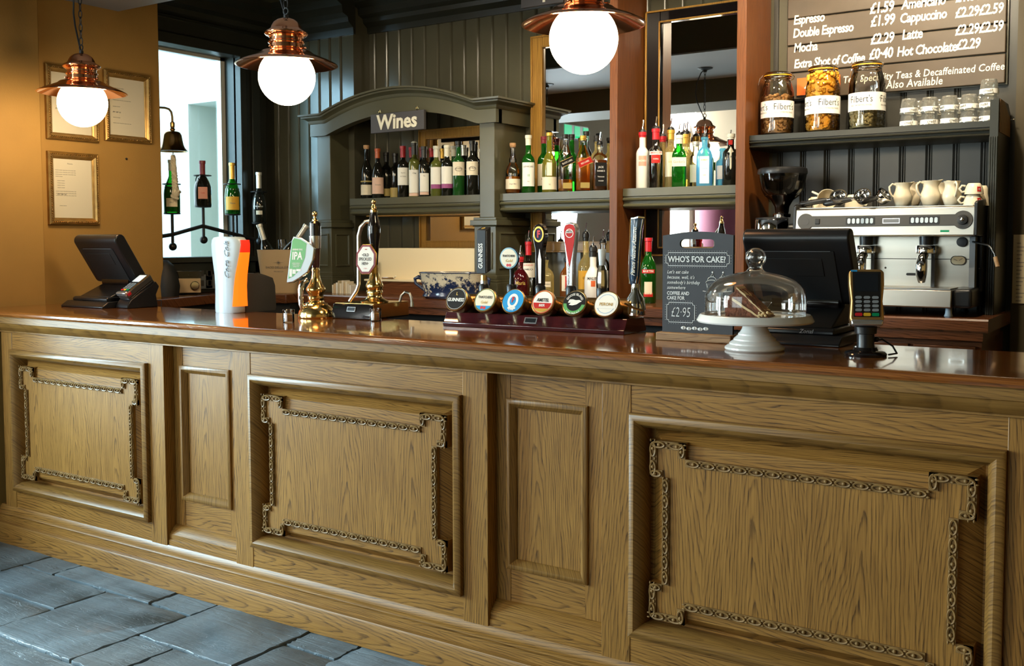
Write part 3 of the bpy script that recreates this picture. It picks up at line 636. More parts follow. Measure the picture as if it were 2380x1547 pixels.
tag(MB('matt_black').loft([[(p.x+sx*.07*k+.0, p.y+sy*.05*k, ZC+z) for sx, sy in ((-1, -1), (-.3, -1.1), (.5, -1), (1, -.3), (.9, .8), (0, 1), (-1, .7))] for z, k in ((0, 1.05), (.06, 1.15), (.12, 1.0), (.18, .7), (.21, .25))]).build('soft_bag', smooth=80), 'soft black bag slumped against the tan pier beside the amplifier', 'bag')
for k, px in enumerate((474, 494)):
    p = at(px, 645, X=XW+.034)
    s_ = thing('wall_socket', ('pale wall socket plate just right of the amplifier', 'pale wall socket plate nearest the white dispenser')[k], 'socket', (p.x, p.y, p.z), group='wall sockets under the window')
    MB('mid_grey_plastic').box(-.003, .008, -.062, .062, -.07, .07).build('plate', parent=s_, bevel=.003)
    MB('dark_grey_plastic').box(.007, .012, -.045, -.01, .01, .045).box(.007, .012, .012, .047, .01, .045).box(.007, .012, -.045, -.01, -.05, -.015).box(.007, .012, .012, .047, -.05, -.015).build('rocker_switches', parent=s_, bevel=.001)
# exit sign high on the lounge wall (seen in the mirror)
e = thing('exit_sign', 'green and white exit sign reflected in the gold mirror behind the whiskies', 'exit sign', (-5.55, .62, 2.56))
MB('white_plastic').box(-.05, .05, -.26, .26, -.075, .075).build('case', parent=e, bevel=.01)
MB('exit_green').box(.05, .054, -.25, -.14, -.06, .06).box(.05, .054, -.07, .04, -.06, .06).box(.05, .054, .1, .25, -.06, .06).box(.05, .054, -.25, .25, -.066, -.045).build('legend', parent=e)
# maroon padded column of the lounge, glimpsed in the mirror, and a dark leather chair beyond the bar end
tag(MB('pink_cloth').lathe([(.0, 0), (.30, 0), (.30, 1.95), (.33, 2.0), (.33, 2.05), (0, 2.05)], 36, T(-4.80, -1.62, 0)).build('padded_column'), 'maroon round padded pillar seen in the mirror behind the cake sign', 'pillar')
ch = thing('tub_chair', 'dark brown leather chair arm at the left end of the bar', 'chair', (-4.95, 1.90, 0))
MB('leather_brown').tube([(.10, -.1, .42), (.11, .05, .47), (.10, .18, .45), (.06, .24, .38)], .075, 14).box(-.5, .03, -.5, .22, .12, .42).build('seat', parent=ch, bevel=.03)
MB('leather_brown').box(-.5, -.4, -.5, .2, .4, .85).build('backrest', parent=ch, bevel=.03)
for sx, sy in ((-.45, -.45), (0, -.45), (-.45, .15), (0, .15)): MB('plank_wood').box(sx-.02, sx+.02, sy-.02, sy+.02, 0, .13).build('leg', parent=ch)
# ================================================================ BACK BAR
bc = thing('back_counter', 'dark wooden back counter carrying bottles, coffee machine and champagne bucket', 'back counter', (0, 0, 0))
xl, xr, yf = -4.965, -.69, 4.45
MB('back_counter_wood').prism([(yf+.006, 1.045), (yf, 1.052), (yf, 1.092), (yf+.006, 1.0995), (yf+.012, 1.10), (4.895, 1.10), (4.895, 1.045)], -4.55, xr, 'x').box(-4.475, xr, 4.895, 5.045, 1.045, 1.10).build('counter_top', parent=bc, smooth=30)
CPL = [(-4.964, 3.56), (-4.72, 3.56), (-4.90, 4.08), (-4.84, 4.26), (-4.70, 4.33), (-4.548, 4.36), (-4.548, 4.895), (XW+.002, 4.895), (XW+.002, 3.818), (-4.964, 3.818)]
MB('back_counter_wood').prism(CPL, 1.045, 1.10, 'z').build('corner_top', parent=bc, bevel=.006, seg=3)
MB('matt_black').prism([(-4.96, 3.60), (-4.76, 3.60), (-4.94, 4.08), (-4.88, 4.28), (-4.56, 4.40), (-4.56, 4.89), (XW+.004, 4.89), (XW+.004, 3.82), (-4.96, 3.82)], 0, 1.044, 'z').build('corner_base', parent=bc)
MB('back_counter_wood').box(-4.54, xr-.02, yf+.012, 4.89, 1.01, 1.044).build('apron', parent=bc)
MB('matt_black').box(-4.54, -1.28, yf+.10, 4.89, 0, 1.01).build('fridge_bay', parent=bc)
b = MB('dark_grey_plastic')
for x in [-4.5+.54*k for k in range(6)]: b.box(x+.02, x+.50, yf+.08, yf+.10, .08, .97)
b.build('fridge_door_frames', parent=bc, bevel=.006)
MB('back_counter_wood').box(-1.28, xr-.03, yf+.05, 5.04, 0, 1.01).build('cabinet', parent=bc)
for x0, x1 in ((-1.26, -1.0), (-.98, -.74)):
    d = MB('back_counter_wood').box(x0, x1, yf+.028, yf+.05, .1, .985).build('door', parent=bc, bevel=.003)
    MB('pale_wood').box(x0+.045, x1-.06, yf+.022, yf+.028, .16, .95).build('door_panel', parent=d)
# ---- mirrors
def mirror(lab, xo0, xo1, zo0, zo1, lw, tw, bw, mats, seen=True):
    m = thing('wall_mirror', lab, 'mirror', ((xo0+xo1)/2, YW-.002, (zo0+zo1)/2)); cx, cz = (xo0+xo1)/2, (zo0+zo1)/2
    x0, x1, z0, z1 = xo0-cx, xo1-cx, zo0-cz, zo1-cz
    f = MB(mats[0])
    a = mats[1]
    f.box(x0, x0+lw, -.03, 0, z0, z1).box(x1-lw, x1, -.03, 0, z0, z1).box(x0+lw, x1-lw, -.03, 0, z1-tw, z1).box(x0+lw, x1-lw, -.03, 0, z0, z0+bw)
    f.build('frame', parent=m, bevel=.003)
    g = MB(a)
    for e, t_, d in ((0, .010, .038), (1, .009, .034)):
        l_, t2, b2 = (0, 0, 0) if e == 0 else (lw-.009, tw-.009, bw-.009)
        g.box(x0+l_, x0+l_+t_, -d, -.03, z0+b2, z1-t2).box(x1-l_-t_, x1-l_, -d, -.03, z0+b2, z1-t2).box(x0+l_, x1-l_, -d, -.03, z1-t2-t_, z1-t2).box(x0+l_, x1-l_, -d, -.03, z0+b2, z0+b2+t_)
    g.build('gilt_bead', parent=m, bevel=.003)
    MB('mirror_glass').box(x0+lw-.004, x1-lw+.004, -.012, -.004, z0+bw-.004, z1-tw+.004).build('mirror_glass', parent=m, smooth=0)
    return m
mirror('brown framed mirror behind the wine bottles inside the arched cabinet', -4.05, -3.43, 1.37, 2.105, .055, .06, .05, ('gilt_frame_wood', 'gilt_frame_wood'))
mirror('gold framed mirror behind the whisky bottles', -3.222, -2.556, 1.352, 2.585, .076, .068, .062, ('gilt_frame_wood', 'gilt_frame_wood'))
mirror('black framed mirror with gilt beading behind the vodka and gin bottles', -2.494, -1.868, 1.335, 2.635, .086, .066, .05, ('gloss_black', 'gilt_frame_wood'))
# ---- upright planks that divide the bays
for x0, x1, lab in ((-2.546, -2.501, 'red-brown upright plank between the whisky shelf and the vodka shelf'), (-1.861, -1.814, 'red-brown upright plank between the gin bottles and the coffee bay')):
    pl = tag(MB('plank_wood').box(x0, x1, 4.715, YW-.002, 1.1005, 2.95).build('divider_plank', bevel=.002), lab, 'plank', 'upright planks of the back bar')
# ---- shelves
SH = [(0, 0), (0, -.040), (.006, -.044), (.006, -.048), (-.0, -.051), (-.004, -.057), (0, -.063), (.010, -.066), (.012, -.080), (.005, -.084), (.001, -.090), (.005, -.096), (.020, -.098), (.030, -.104)]
def shelf_mesh(x0, x1, Yf, z, mat, k=1.0, back=YW-.001): return MB(mat).prism([(Yf+u, z+v*k) for u, v in SH]+[(back, z-.104*k), (back, z)], x0, x1, 'x')
zs1 = at(1159, 450, Y=4.775).z; zs2 = at(1450, 438, Y=4.775).z; zw = at(960, 457, Y=4.80).z; zc = at(2035, 297, Y=4.765).z
tag(shelf_mesh(-3.275, -2.548, 4.775, zs1, 'green_paint').build('bottle_shelf', smooth=30), 'olive painted shelf under the whisky bottles', 'shelf', 'moulded bottle shelves')
tag(shelf_mesh(-2.499, -1.863, 4.775, zs2, 'green_paint').build('bottle_shelf', smooth=30), 'olive painted shelf under the vodka and gin bottles', 'shelf', 'moulded bottle shelves')
tag(shelf_mesh(-1.812, -.737, 4.765, zc, 'dark_green_paint', .62).build('bottle_shelf', smooth=30), 'dark shelf under the snack jars and tumblers', 'shelf', 'moulded bottle shelves')
# gable at the right end of the coffee bay
g = thing('shelf_gable', 'dark upright end panel with sloped top at the right of the coffee bay', 'end panel', (-.735, 0, 0))
MB('dark_green_paint').prism([(4.74, 1.1005), (5.045, 1.1005), (5.045, zc+.055), (4.98, zc+.09), (4.74, zc+.09)], .0, .022, 'x').build('side_board', parent=g)
b = MB('dark_green_paint')
for k in range(4): b.box(-.012+.0085*k, -.0055+.0085*k, 4.724, 4.74, 1.1005, zc-.07)
b.box(-.012, .022, 4.73, 4.742, 1.1005, zc+.085)
b.build('reeded_edge', parent=g, bevel=.001)
MB('pale_wood').prism([(4.75, zc-.05), (5.03, zc-.05), (5.03, zc+.03), (4.85, zc+.088), (4.75, zc+.088)], .0225, .025, 'x').build('lit_patch', parent=g)  # light on the gable's upper outer face, put in as a pale sheet
MB('chrome').tube([(.025, 4.98, zc+.02), (.045, 4.98, zc+.022)], .002, 6).ball((.046, 4.98, zc+.022), .004, 8, 6).build('screw', parent=g)
n_ = thing('notice', 'pale paper notice pinned to the brown wall at the far right', 'notice', (-.66, YW-.024, 1.40))
a, c = at(2356, 545, Y=YW-.024), at(2380, 705, Y=YW-.024); n_.location = (a.x, a.y, 0)
MB('notice_card').box(0, .20, -.002, 0, c.z, a.z).build('sheet', parent=n_)
b = MB('grey_ink')
for k in range(16): b.box(.015, .03+.006*(k*7 % 4), -.003, -.002, a.z-.04-.017*k, a.z-.036-.017*k)
b.build('print', parent=n_)
# ---- the arched wine cabinet
wc = thing('wine_cabinet', 'olive painted arched wine cabinet with two panelled columns', 'cabinet', (0, 0, 0))
XA, XB, YC = -4.638, -3.279, 4.73
for x0, x1 in ((XA, -4.527), (-3.382, XB)):
    yb = YL-.002 if x0 < -4 else YW-.002
    col = MB('green_paint').box(x0, x1, YC, yb, 1.55, 2.16).build('column', parent=wc, bevel=.003)
    o_ = MB('green_paint')
    o_.box(x0-.022, x1+.022, YC-.022, yb, 1.14, 1.50)
    for q, z0, z1 in ((.045, 1.1005, 1.185), (.040, 1.185, 1.20), (.032, 1.20, 1.225), (.030, 1.50, 1.505), (.040, 1.505, 1.535), (.026, 1.535, 1.55)): o_.box(x0-q, x1+q, YC-q, yb, z0, z1)
    pd = o_.build('pedestal', parent=wc, bevel=.005, seg=3)
    mm = MB('green_paint'); sl = [(0, 0), (0, .006), (.006, .008), (.010, .004), (.012, -.001), (0, -.001)]
    frame_moulding(mm, x0+.0, x1-.0, 1.26, 1.465, sl, YC-.022)
    y0, y1 = YC+.01, yb-.03; rings = []
    for cy_, cz_, sy_, sz_ in ((y0, 1.26, 1, 1), (y1, 1.26, -1, 1), (y1, 1.465, -1, -1), (y0, 1.465, 1, -1)): rings.append([(x1+.022+v, cy_+sy_*u, cz_+sz_*u) for u, v in sl])
    rings.append(rings[0]); mm.loft(rings, cap=False)
    mm.build('panel_moulding', parent=pd)
# side cheeks boarded like the wall
xq = XB
def hump(t): return max(0.0, 1-(2*t-1)**2)
zt0, zf0, hC, hF = 2.148, 2.086, .115, .105
def arch(x, z0, h, a=XA+.10, b_=XB-.10):
    t = (x-a)/(b_-a); return z0+(h*hump(t) if 0 < t < 1 else 0)
xs = [XA+(XB-XA)*k/72 for k in range(73)]
fb = MB('green_paint')      # frieze board, arched below
fb.loft([[(x, YC-.030, arch(x, zf0-.012, hF)), (x, YC-.030, arch(x, zt0+.01, hC)), (x, YC+.03, arch(x, zt0+.01, hC)), (x, YC+.03, arch(x, zf0-.012, hF))] for x in [XA-.03]+xs[1:-1]+[XB+.03]])
fb.box(XB-.01, XB+.03, YC, YW-.002, zf0-.012, zt0+.02).box(XA-.03, XA+.01, YC, YL-.002, zf0-.012, zt0+.02)
fb.build('frieze', parent=wc, smooth=25)
CP = [(.03, 0), (.036, .006), (.040, .020), (.052, .030), (.070, .036), (.072, .044), (.084, .048), (.086, .058), (.03, .062)]
cb = MB('green_paint'); rings = [[(XA-u, YL-.002, zt0+v) for u, v in CP], [(XA-u, YC-u, zt0+v) for u, v in CP]]
rings += [[(x, YC-u, arch(x, zt0, hC)+v) for u, v in CP] for x in xs[2:-2]]
rings += [[(XB+u, YC-u, zt0+v) for u, v in CP], [(XB+u, YW-.002, zt0+v) for u, v in CP]]
cb.loft(rings, cap=True); cb.build('cornice', parent=wc, smooth=30)
tp = MB('green_paint'); tp.loft([[(x, YC-.03, arch(x, zt0+.055, hC)), (x, YW-.1, arch(x, zt0+.055, hC)), (x, YW-.1, arch(x, zt0+.040, hC)), (x, YC-.03, arch(x, zt0+.040, hC))] for x in xs]); tp.build('top_board', parent=wc)
xsl = at(813, 470, Y=4.80).x
shelf_mesh(xsl, -3.385, 4.80, zw, 'green_paint').build('shelf', parent=wc, smooth=30)
MB('gilt_frame_wood').box(xsl+.1, -3.385, 4.84, YW-.06, zw-.112, zw-.1045).build('shelf_underside', parent=wc)
# ---- hanging signs
def hung_sign(lab, c, w_, h_, text, mat='sign_grey', sz=.09, rz=0, txy=(0, 0)):
    s_ = thing('hanging_sign', lab, 'sign', c, rz)
    MB(mat).box(-w_/2, w_/2, -.010, .010, -h_/2, h_/2).build('board', parent=s_, bevel=.002)
    words(text, sz, 'sign_cream', s_, T(txy[0], -.0105, txy[1]) @ FRONT, bold=.03, shear=.03, sx=1.02, depth=.002)
    for x in (-w_*.34, w_*.36): MB('brass').ring((x, 0, h_/2+.010), .008, .002, 12, 5, M=T(x, 0, h_/2+.01) @ RX(pi/2) @ T(-x, 0, -h_/2-.01)).tube([(x, 0, h_/2+.018), (x+.002, 0, h_/2+.024)], .002, 6).build('hook', parent=s_)
    return s_
a, c = at(862, 266, Y=4.686), at(990, 300, Y=4.686)
hung_sign('grey hanging sign reading Wines in the arch of the cabinet', ((a.x+c.x)/2, 4.686, (a.z+c.z)/2-.001), c.x-a.x, .112, 'Wines', sz=.118, rz=radians(-2))
a, c = at(1213, 20, Y=4.85), at(1362, 0, Y=4.85)
hung_sign('grey hanging sign cut by the top of the picture, beginning with Sp', (a.x+.23, 4.85, a.z+.065), .46, .13, 'spirits', sz=.105, txy=(.0, .008))
# ---- the coffee board
mbd = thing('menu_board', 'brown slatted menu board listing coffees and prices above the jars', 'menu board', (-1.227, YW-.004, 2.43))
MB('wall_green_paint').box(-.54, .50, -.012, 0, -.325, .33).build('backing', parent=mbd)
edges = [2.108, 2.241, 2.372, 2.503, 2.634, 2.75]
for z0, z1 in zip(edges, edges[1:]): MB('menu_brown').box(-.492, .492, -.030, -.012, z0-2.43+.002, z1-2.43-.003).build('slat', parent=mbd, bevel=.004)
for s_, px, py, sz in (('Espresso', 1880, 44, .058), ('£1.59', 2049, 18, .066), ('Americano', 2146, 6, .058), ('£1.80', 2250, -9, .064), ('Double Espresso', 1912, 71, .058), ('£1.99', 2051, 48, .066), ('Cappuccino', 2145, 38, .058), ('£2.29£2.59', 2275, 25, .060),
                       ('Mocha', 1872, 110, .058), ('£2.29', 2050, 90, .064), ('Latte', 2120, 80, .060), ('£2.29£2.59', 2275, 66, .060), ('Extra Shot of Coffee', 1926, 142, .056), ('£0·40', 2047, 125, .064), ('Hot Chocolate', 2153, 115, .058), ('£2.29', 2250, 103, .060),
                       ('Tea, Speciality Teas & Decaffeinated Coffee', 2139, 171, .044), ('Also Available', 2124, 193, .048)):
    p = at(px, py, Y=YW-.035); words(s_, sz*1.06, 'sign_cream', mbd, T(p.x+1.227, -.0305, p.z-2.43) @ FRONT, bold=.024 if sz > .05 else .010, shear=.14, sx=.75 if sz > .05 else .84, depth=.0006, space=.93 if sz > .05 else 1.02)
p, q = at(1852, 222, Y=YW-.05), at(1953, 173, Y=YW-.05)
oc = thing('price_card', 'orange card leaning behind the jar of yellow snacks', 'card', (p.x, YW-.048, p.z))
MB('orange_card').box(0, q.x-p.x, -.002, .002, 0, q.z-p.z).build('card', parent=oc)
words('4', .05, 'paper_white', oc, T(.05, -.0025, .035) @ FRONT, bold=.02)
# ================================================================ ON THE BAR
ZB = 1.1002
def on_bar(px, py): return at(px, py, Z=ZB)
# ---- tills
def till(name, lab, x0, y0, w_=.335):
    o = thing(name, lab, 'till', (x0, y0, ZB), group='black touch-screen tills')
    MB('black_plastic').prism([(0, 0), (.0, .008), (.035, .030), (.31, .030), (.31, 0)], 0, w_, 'x').build('base', parent=o, bevel=.003)
    MB('black_plastic').prism([(.045, .0305), (.045, .044), (.055, .050), (.30, .050), (.30, .0305)], .03, w_-.03, 'x').build('printer_deck', parent=o, bevel=.004)
    MB('black_plastic').prism([(.075, .050), (.215, .112), (.255, .125), (.275, .09), (.26, .050)], .045, w_-.045, 'x').build('stand', parent=o, bevel=.004)
    MB('gloss_black').tube([(.06, .215, .120), (w_-.06, .215, .120)], .026, 16).build('hinge', parent=o)
    # screen: slab leaning towards the customers, rounded head
    M = T(0, .235, .122) @ RX(radians(32))
    scr = MB('black_plastic').prism(rrect(-.030, .030, .0, .268, .028, 6), 0, w_, 'x', M).build('screen', parent=o, bevel=.006, seg=3)
    MB('matt_black').box(.03, w_-.05, -.0325, -.03, .02, .210, M).box(.05, w_-.09, -.0345, -.0325, .12, .185, M).build('back_cover', parent=scr, bevel=.003)
    MB('mid_grey_plastic').box(.05, w_-.06, -.0335, -.0325, .2105, .2125, M).build('seam', parent=scr)
    MB('screen_dark').box(.018, w_-.018, .0302, .032, .03, .245, M).build('glass', parent=scr)
    return o
till('till', 'black touch-screen till at the left end of the bar under the certificates', -4.665, 2.965)
t2 = till('till', 'black touch-screen till behind the cake stand at the right', -1.212, 3.055)
words('Zonal', .018, 'silver_plastic', t2, T(.22, .0445, .040) @ FRONT, shear=.3, bold=.01)
# ---- card machines
def keypad(parent, M, pitch=(.0195, .0125), rows=4):
    for r in range(rows):
        for c in range(3):
            MB('grey_button').prism(rrect(-.0078, .0078, -.0042, .0042, .004, 3), -.003, 0, 'y', M @ T((c-1)*pitch[0], 0, -r*pitch[1])).build('key', parent=parent)
    for c, m_ in enumerate(('red_plastic', 'yellow_plastic', 'green_plastic')):
        MB(m_).prism(rrect(-.0085, .0085, -.0048, .0048, .003, 3), -.0035, 0, 'y', M @ T((c-1)*pitch[0], 0, -rows*pitch[1]-.001)).build('key', parent=parent)['label'] = ('red cancel key', 'yellow clear key', 'green enter key')[c]
def terminal(parent, M, shell='gold_plastic'):
    """hand-held card machine, local x across, z up its length, face towards -y"""
    ol = [(-.036, 0), (-.040, .02), (-.037, .07), (-.041, .12), (-.041, .158), (-.034, .166), (.034, .166), (.041, .158), (.041, .12), (.037, .07), (.040, .02), (.036, 0)]
    body = MB(shell).prism(ol, -.018, .012, 'y', M).use('black_plastic').prism([(x*.97, z) for x, z in ol], .012, .030, 'y', M).build('card_machine', parent=parent, bevel=.004)
    MB('black_plastic').prism([(-.031, .022), (-.033, .158), (.033, .158), (.031, .022)], -.0195, -.017, 'y', M).build('face', parent=body)
    MB('screen_dark' if shell == 'gold_plastic' else 'screen_white').prism(rrect(-.027, .027, .098, .152, .003, 3), -.0205, -.0193, 'y', M).build('display', parent=body)
    keypad(body, M @ T(0, -.0193, .080))
    MB('silver_plastic').prism([(-.036, -.004), (-.038, .014), (.038, .014), (.036, -.004)], -.024, -.004, 'y', M).build('card_slot', parent=body, bevel=.004)
    return body
p = on_bar(2011, 826)
cs = thing('card_reader', 'card payment machine on a black pedestal right of the cake stand', 'card reader', (p.x, p.y, ZB), facing(p.x, p.y)+radians(6), group='card payment machines')
MB('gloss_black').lathe([(0, 0), (.056, 0), (.057, .006), (.052, .012), (.034, .016), (.030, .024), (0, .024)], 40).build('base', parent=cs)
MB('black_plastic').lathe([(0, .02), (.025, .022), (.023, .03), (.023, .060), (.029, .062), (.030, .080), (.026, .084), (.026, .090), (0, .090)], 28, flute=0).build('pole', parent=cs)
terminal(cs, T(0, -.012, .084) @ RX(radians(-14)) @ S(1.12, 1.1, .93))
MB('blue_print').box(-.037, -.022, -.0195, -.018, .158, .163, T(0, -.012, .084) @ RX(radians(-14)) @ S(1.12, 1.1, .93)).build('badge', parent=cs)
MB('iron_black').tube([(.015, .02, .035), (.045, .02, .045), (.075, .03, .025), (.085, .02, .006), (.06, -.01, .005)], .0028, 6).ball((.030, .012, .045), .008, 10, 6).build('cable', parent=cs)
xr0 = at(298, 714, Y=3.04).x
cl = thing('card_reader', 'card payment machine in its sloping black cradle beside the left till', 'card reader', (xr0-.045, 3.035, ZB), group='card payment machines')
MB('black_plastic').prism([(0, 0), (0, .012), (.02, .040), (.165, .125), (.185, .10), (.165, .06), (.175, 0)], -.045, .045, 'x').build('cradle', parent=cl, bevel=.004)
tb = terminal(cl, T(0, .010, .055) @ RX(radians(-57)), 'dark_grey_plastic')
MB('gold_plastic').prism([(-.02, .02), (-.024, .02), (-.024, .160), (-.018, .160)], .0415, .043, 'x', T(0, .010, .055) @ RX(radians(-57))).build('side_trim', parent=tb)
MB('red_plastic').box(.040, .044, -.016, -.002, .004, .022, T(0, .010, .055) @ RX(radians(-57))).build('side_key', parent=tb)
MB('iron_black').tube([(.02, .17, .03), (.05, .19, .03), (.055, .185, .002)], .0025, 6).build('cable', parent=cl)
# ---- glass-shaped soft drink dispenser
ck = thing('drinks_dispenser', 'white tumbler-shaped soft drink dispenser with glowing orange side panel', 'drinks dispenser', (-3.615, 3.125, ZB), radians(4))
zs = [(0, .070), (.004, .074), (.03, .074), (.07, .072), (.12, .071), (.17, .075), (.22, .084), (.27, .092), (.305, .094), (.325, .090), (.336, .078), (.340, .05)]
def shell_ring(z, hw, k=1.0, d0=-.050, d1=.030): return [(hw*cos(a)*k, d0*k*abs(sin(a))**.75 if sin(a) > 0 else d1*abs(sin(a))**.4, z) for a in [2*pi*i/40 for i in range(40)]]
MB('white_plastic').loft([shell_ring(z, w_) for z, w_ in zs]).build('shell', parent=ck, smooth=60)
sd = MB('orange_light'); st_ = []
for z, w_ in [q for q in zs if .02 < q[0] < .335]:
    f0 = .60+.36*min(1, (z/.31))**.6; row = []
    for q in range(7):
        f_ = f0+(1-f0)*q/6; row.append((w_*f_+.0015, -.050*max(0, 1-f_*f_)**.375-.0015, z))
    st_.append(row+[(w_+.004, .028, z), (w_*.9, .032, z), (w_*.35, .01, z)])
sd.loft(st_[:-2]); sd.use('red_light'); sd.loft(st_[-3:])
sd.build('glowing_side_panel', parent=ck, smooth=50)
MB('dark_grey_plastic').loft([[(-.06, .03, z0), (.062, .03, z0), (.075, .10, z0), (.070, y1, z0), (-.07, y1, z0), (-.07, .10, z0)] for z0, y1 in ((.0, .215), (.012, .22), (.115, .215), (.15, .20), (.165, .15), (.175, .09))]).build('housing', parent=ck, bevel=.010, seg=3, smooth=50)
words('Coca Cola', .034, 'mid_grey_plastic', ck, T(.030, -.0497, .235) @ FRONT @ RZ(pi/2), shear=.45, sx=1.15, depth=.001)
# ---- little tumblers of amber drink
def shot(lab, px, py):
    p = on_bar(px, py); o = thing('shot_glass', lab, 'glass', (p.x, p.y, ZB), group='small jars of amber liquid on the bar')
    MB('clear_glass').lathe([(0, 0), (.022, 0), (.023, .003), (.023, .038), (.021, .041), (.023, .044), (.024, .050), (.022, .051), (.020, .046), (.019, .041), (.0205, .037), (.0205, .005), (0, .004)], 28, flute=12, fl=.02).build('glass', parent=o)
    MB('amber_drink').lathe([(0, .0045), (.0198, .005), (.0198, .032), (0, .032)], 24).build('drink', parent=o)
shot('small jar of amber liquid left of the brass beer pump', 671, 749)
shot('small jar of amber liquid before the dark boxed beer pump', 873, 746)
# ---- beer engine with green clip
p = on_bar(735, 738)
ipa = thing('beer_pump', 'brass hand pump with a green leaf-shaped clip and black handle', 'beer pump', (p.x, p.y, ZB), facing(p.x, p.y), group='hand pumps')
MB('brass').lathe([(0, 0), (.074, 0), (.076, .004), (.076, .012), (.072, .030), (.060, .048), (.050, .054), (.049, .060), (.034, .066), (.031, .072), (.034, .08), (.034, .088), (.030, .092), (.032, .10), (.040, .112), (.041, .120), (.036, .130), (.026, .145), (.019, .165), (.016, .19), (.018, .2), (.013, .21), (.012, .25), (0, .25)], 40).build('pump_body', parent=ipa)
MB('gloss_black').lathe([(0, .40), (.014, .402), (.0235, .393), (.0245, .38), (.0245, .342), (.0, .342)], 28).build('handle', parent=ipa)
MB('maroon_gloss').lathe([(0, .29), (.0205, .29), (.019, .25), (.016, .21), (.0, .2)], 28).build('handle_shank', parent=ipa)
MB('steel').lathe([(.0245, .341), (.025, .341), (.0225, .289), (.02, .289)], 28).build('handle_band', parent=ipa)
MB('brass').lathe([(0, .398), (.012, .40), (.012, .408), (.006, .414), (.006, .422)], 20).ball((0, 0, .432), .0115, 16, 10).build('finial', parent=ipa)
MB('chrome').tube([(-.035, -.02, .16), (-.055, -.03, .15), (-.062, -.035, .12), (-.062, -.035, .06), (-.052, -.03, .025)], [.010, .013, .012, .010, .008], 14).build('spout', parent=ipa)
lf = [(-.075, -.145), (-.062, .03), (-.055, .048), (-.02, .042), (.02, .018), (.040, .0), (.036, -.05), (.015, -.10), (-.02, -.125), (-.05, -.142)]
CM = T(-.035, -.035, .29) @ RZ(radians(-24)) @ RX(radians(-8))
MB('chrome').prism(lf, -.012, .006, 'y', CM).use('white_plastic').prism([(x*.985-.0, z*.985-.001) for x, z in lf], -.016, -.012, 'y', CM).build('pump_clip', parent=ipa, bevel=.003)
gl_ = [(-.068, -.128), (-.058, .028), (-.050, .040), (-.022, .034), (.006, .018), (.002, -.04), (-.015, -.085), (-.045, -.118)]
m_, t_, b_ = nt('clip_green'); b_.inputs['Base Color'].default_value = (.13, .40, .13, 1); b_.inputs['Roughness'].default_value = .25
cg = MB('clip_green').prism(gl_, -.0165, -.0155, 'y', CM).build('clip_face', parent=ipa)
words('IPA', .044, 'white_label', cg, CM @ T(-.033, -.0168, -.035) @ FRONT, bold=.03, sx=.72)
words('GREENE KING', .009, 'white_label', cg, CM @ T(-.033, -.0168, -.008) @ FRONT, bold=.02, sx=.8)
for k in range(3): words('ordinary session best'[:18-2*k], .006, 'white_label', cg, CM @ T(-.036, -.0168, -.064-.007*k) @ FRONT, bold=.02, sx=.8)
MB('white_label').box(-.064, -.052, -.0168, -.0164, -.12, -.088, CM).box(-.050, -.036, -.0168, -.0164, -.108, -.09, CM).box(-.034, -.014, -.0168, -.0164, -.097, -.088, CM).build('hop_motif', parent=cg)
# ---- beer engine on a dark wooden box with octagonal clip
p = on_bar(816, 742)
osh = thing('beer_pump', 'brass hand pump on a dark wooden box with an octagonal maroon and white clip', 'beer pump', (p.x, p.y, ZB), radians(2), group='hand pumps')
MB('gloss_black').prism([(0, 0), (0, .030), (.012, .062), (.24, .062), (.25, .05), (.25, 0)], -.105, .105, 'x').build('wooden_box', parent=osh, bevel=.004)
MB('brass').box(-.098, .1065, .015, .245, .0622, .066).box(.1052, .1075, .012, .245, .008, .062).build('top_plate', parent=osh, bevel=.002)
MB('silver_plastic').box(-.022, .022, -.0035, .004, .030, .050, T(0, -.0105, .003) @ RX(radians(-20))).use('black_plastic').box(-.018, .018, -.005, -.0034, .033, .047, T(0, -.0105, .003) @ RX(radians(-20))).build('maker_badge', parent=osh)
bx, by = .055, .085
MB('brass').lathe([(0, .066), (.056, .066), (.058, .072), (.048, .078), (.036, .084), (.030, .092), (.029, .10), (.034, .106), (.034, .112), (.031, .118), (.036, .128), (.037, .136), (.031, .15), (.023, .165), (.018, .19), (.016, .22), (0, .22)], 36, T(bx, by, 0)).build('pump_body', parent=osh)
MB('gloss_black').lathe([(0, .21), (.015, .22), (.017, .26), (.020, .30), (.026, .345), (.027, .37), (.022, .40), (.016, .42), (.0145, .437), (0, .437)], 28, T(bx, by, 0)).build('handle', parent=osh)
MB('brass').lathe([(.0, .437), (.016, .437), (.016, .446), (.011, .450), (.010, .46), (.007, .466), (.007, .47)], 20, T(bx, by, 0)).ball((bx, by, .479), .010, 16, 10).build('finial', parent=osh)
MB('steel').tube([(bx-.01, by-.01, .40), (bx-.03, by-.018, .398), (bx-.05, by-.024, .375), (bx-.06, by-.026, .34), (bx-.062, by-.026, .14), (bx-.07, by-.03, .115), (bx-.10, by-.04, .070)], .0085, 12).build('swan_neck', parent=osh)
MB('steel').tube([(.095, .20, .064), (.10, .205, .09), (.115, .21, .105), (.135, .215, .10), (.145, .215, .08), (.147, .215, .06)], .006, 10).lathe([(0, 0), (.009, 0), (.008, .018), (0, .02)], 14, T(.147, .215, .045)).build('drain_hook', parent=osh)
oc8 = [(.046*cos(radians(22.5+45*k)), .064*sin(radians(22.5+45*k))) for k in range(8)]
CM = T(bx-.004, by-.048, .245) @ RZ(radians(16)) @ RX(radians(-6))
MB('foil_gold').prism([(x*1.03, z*1.03) for x, z in oc8], 0, .010, 'y', CM).build('pump_clip', parent=osh, bevel=.002)
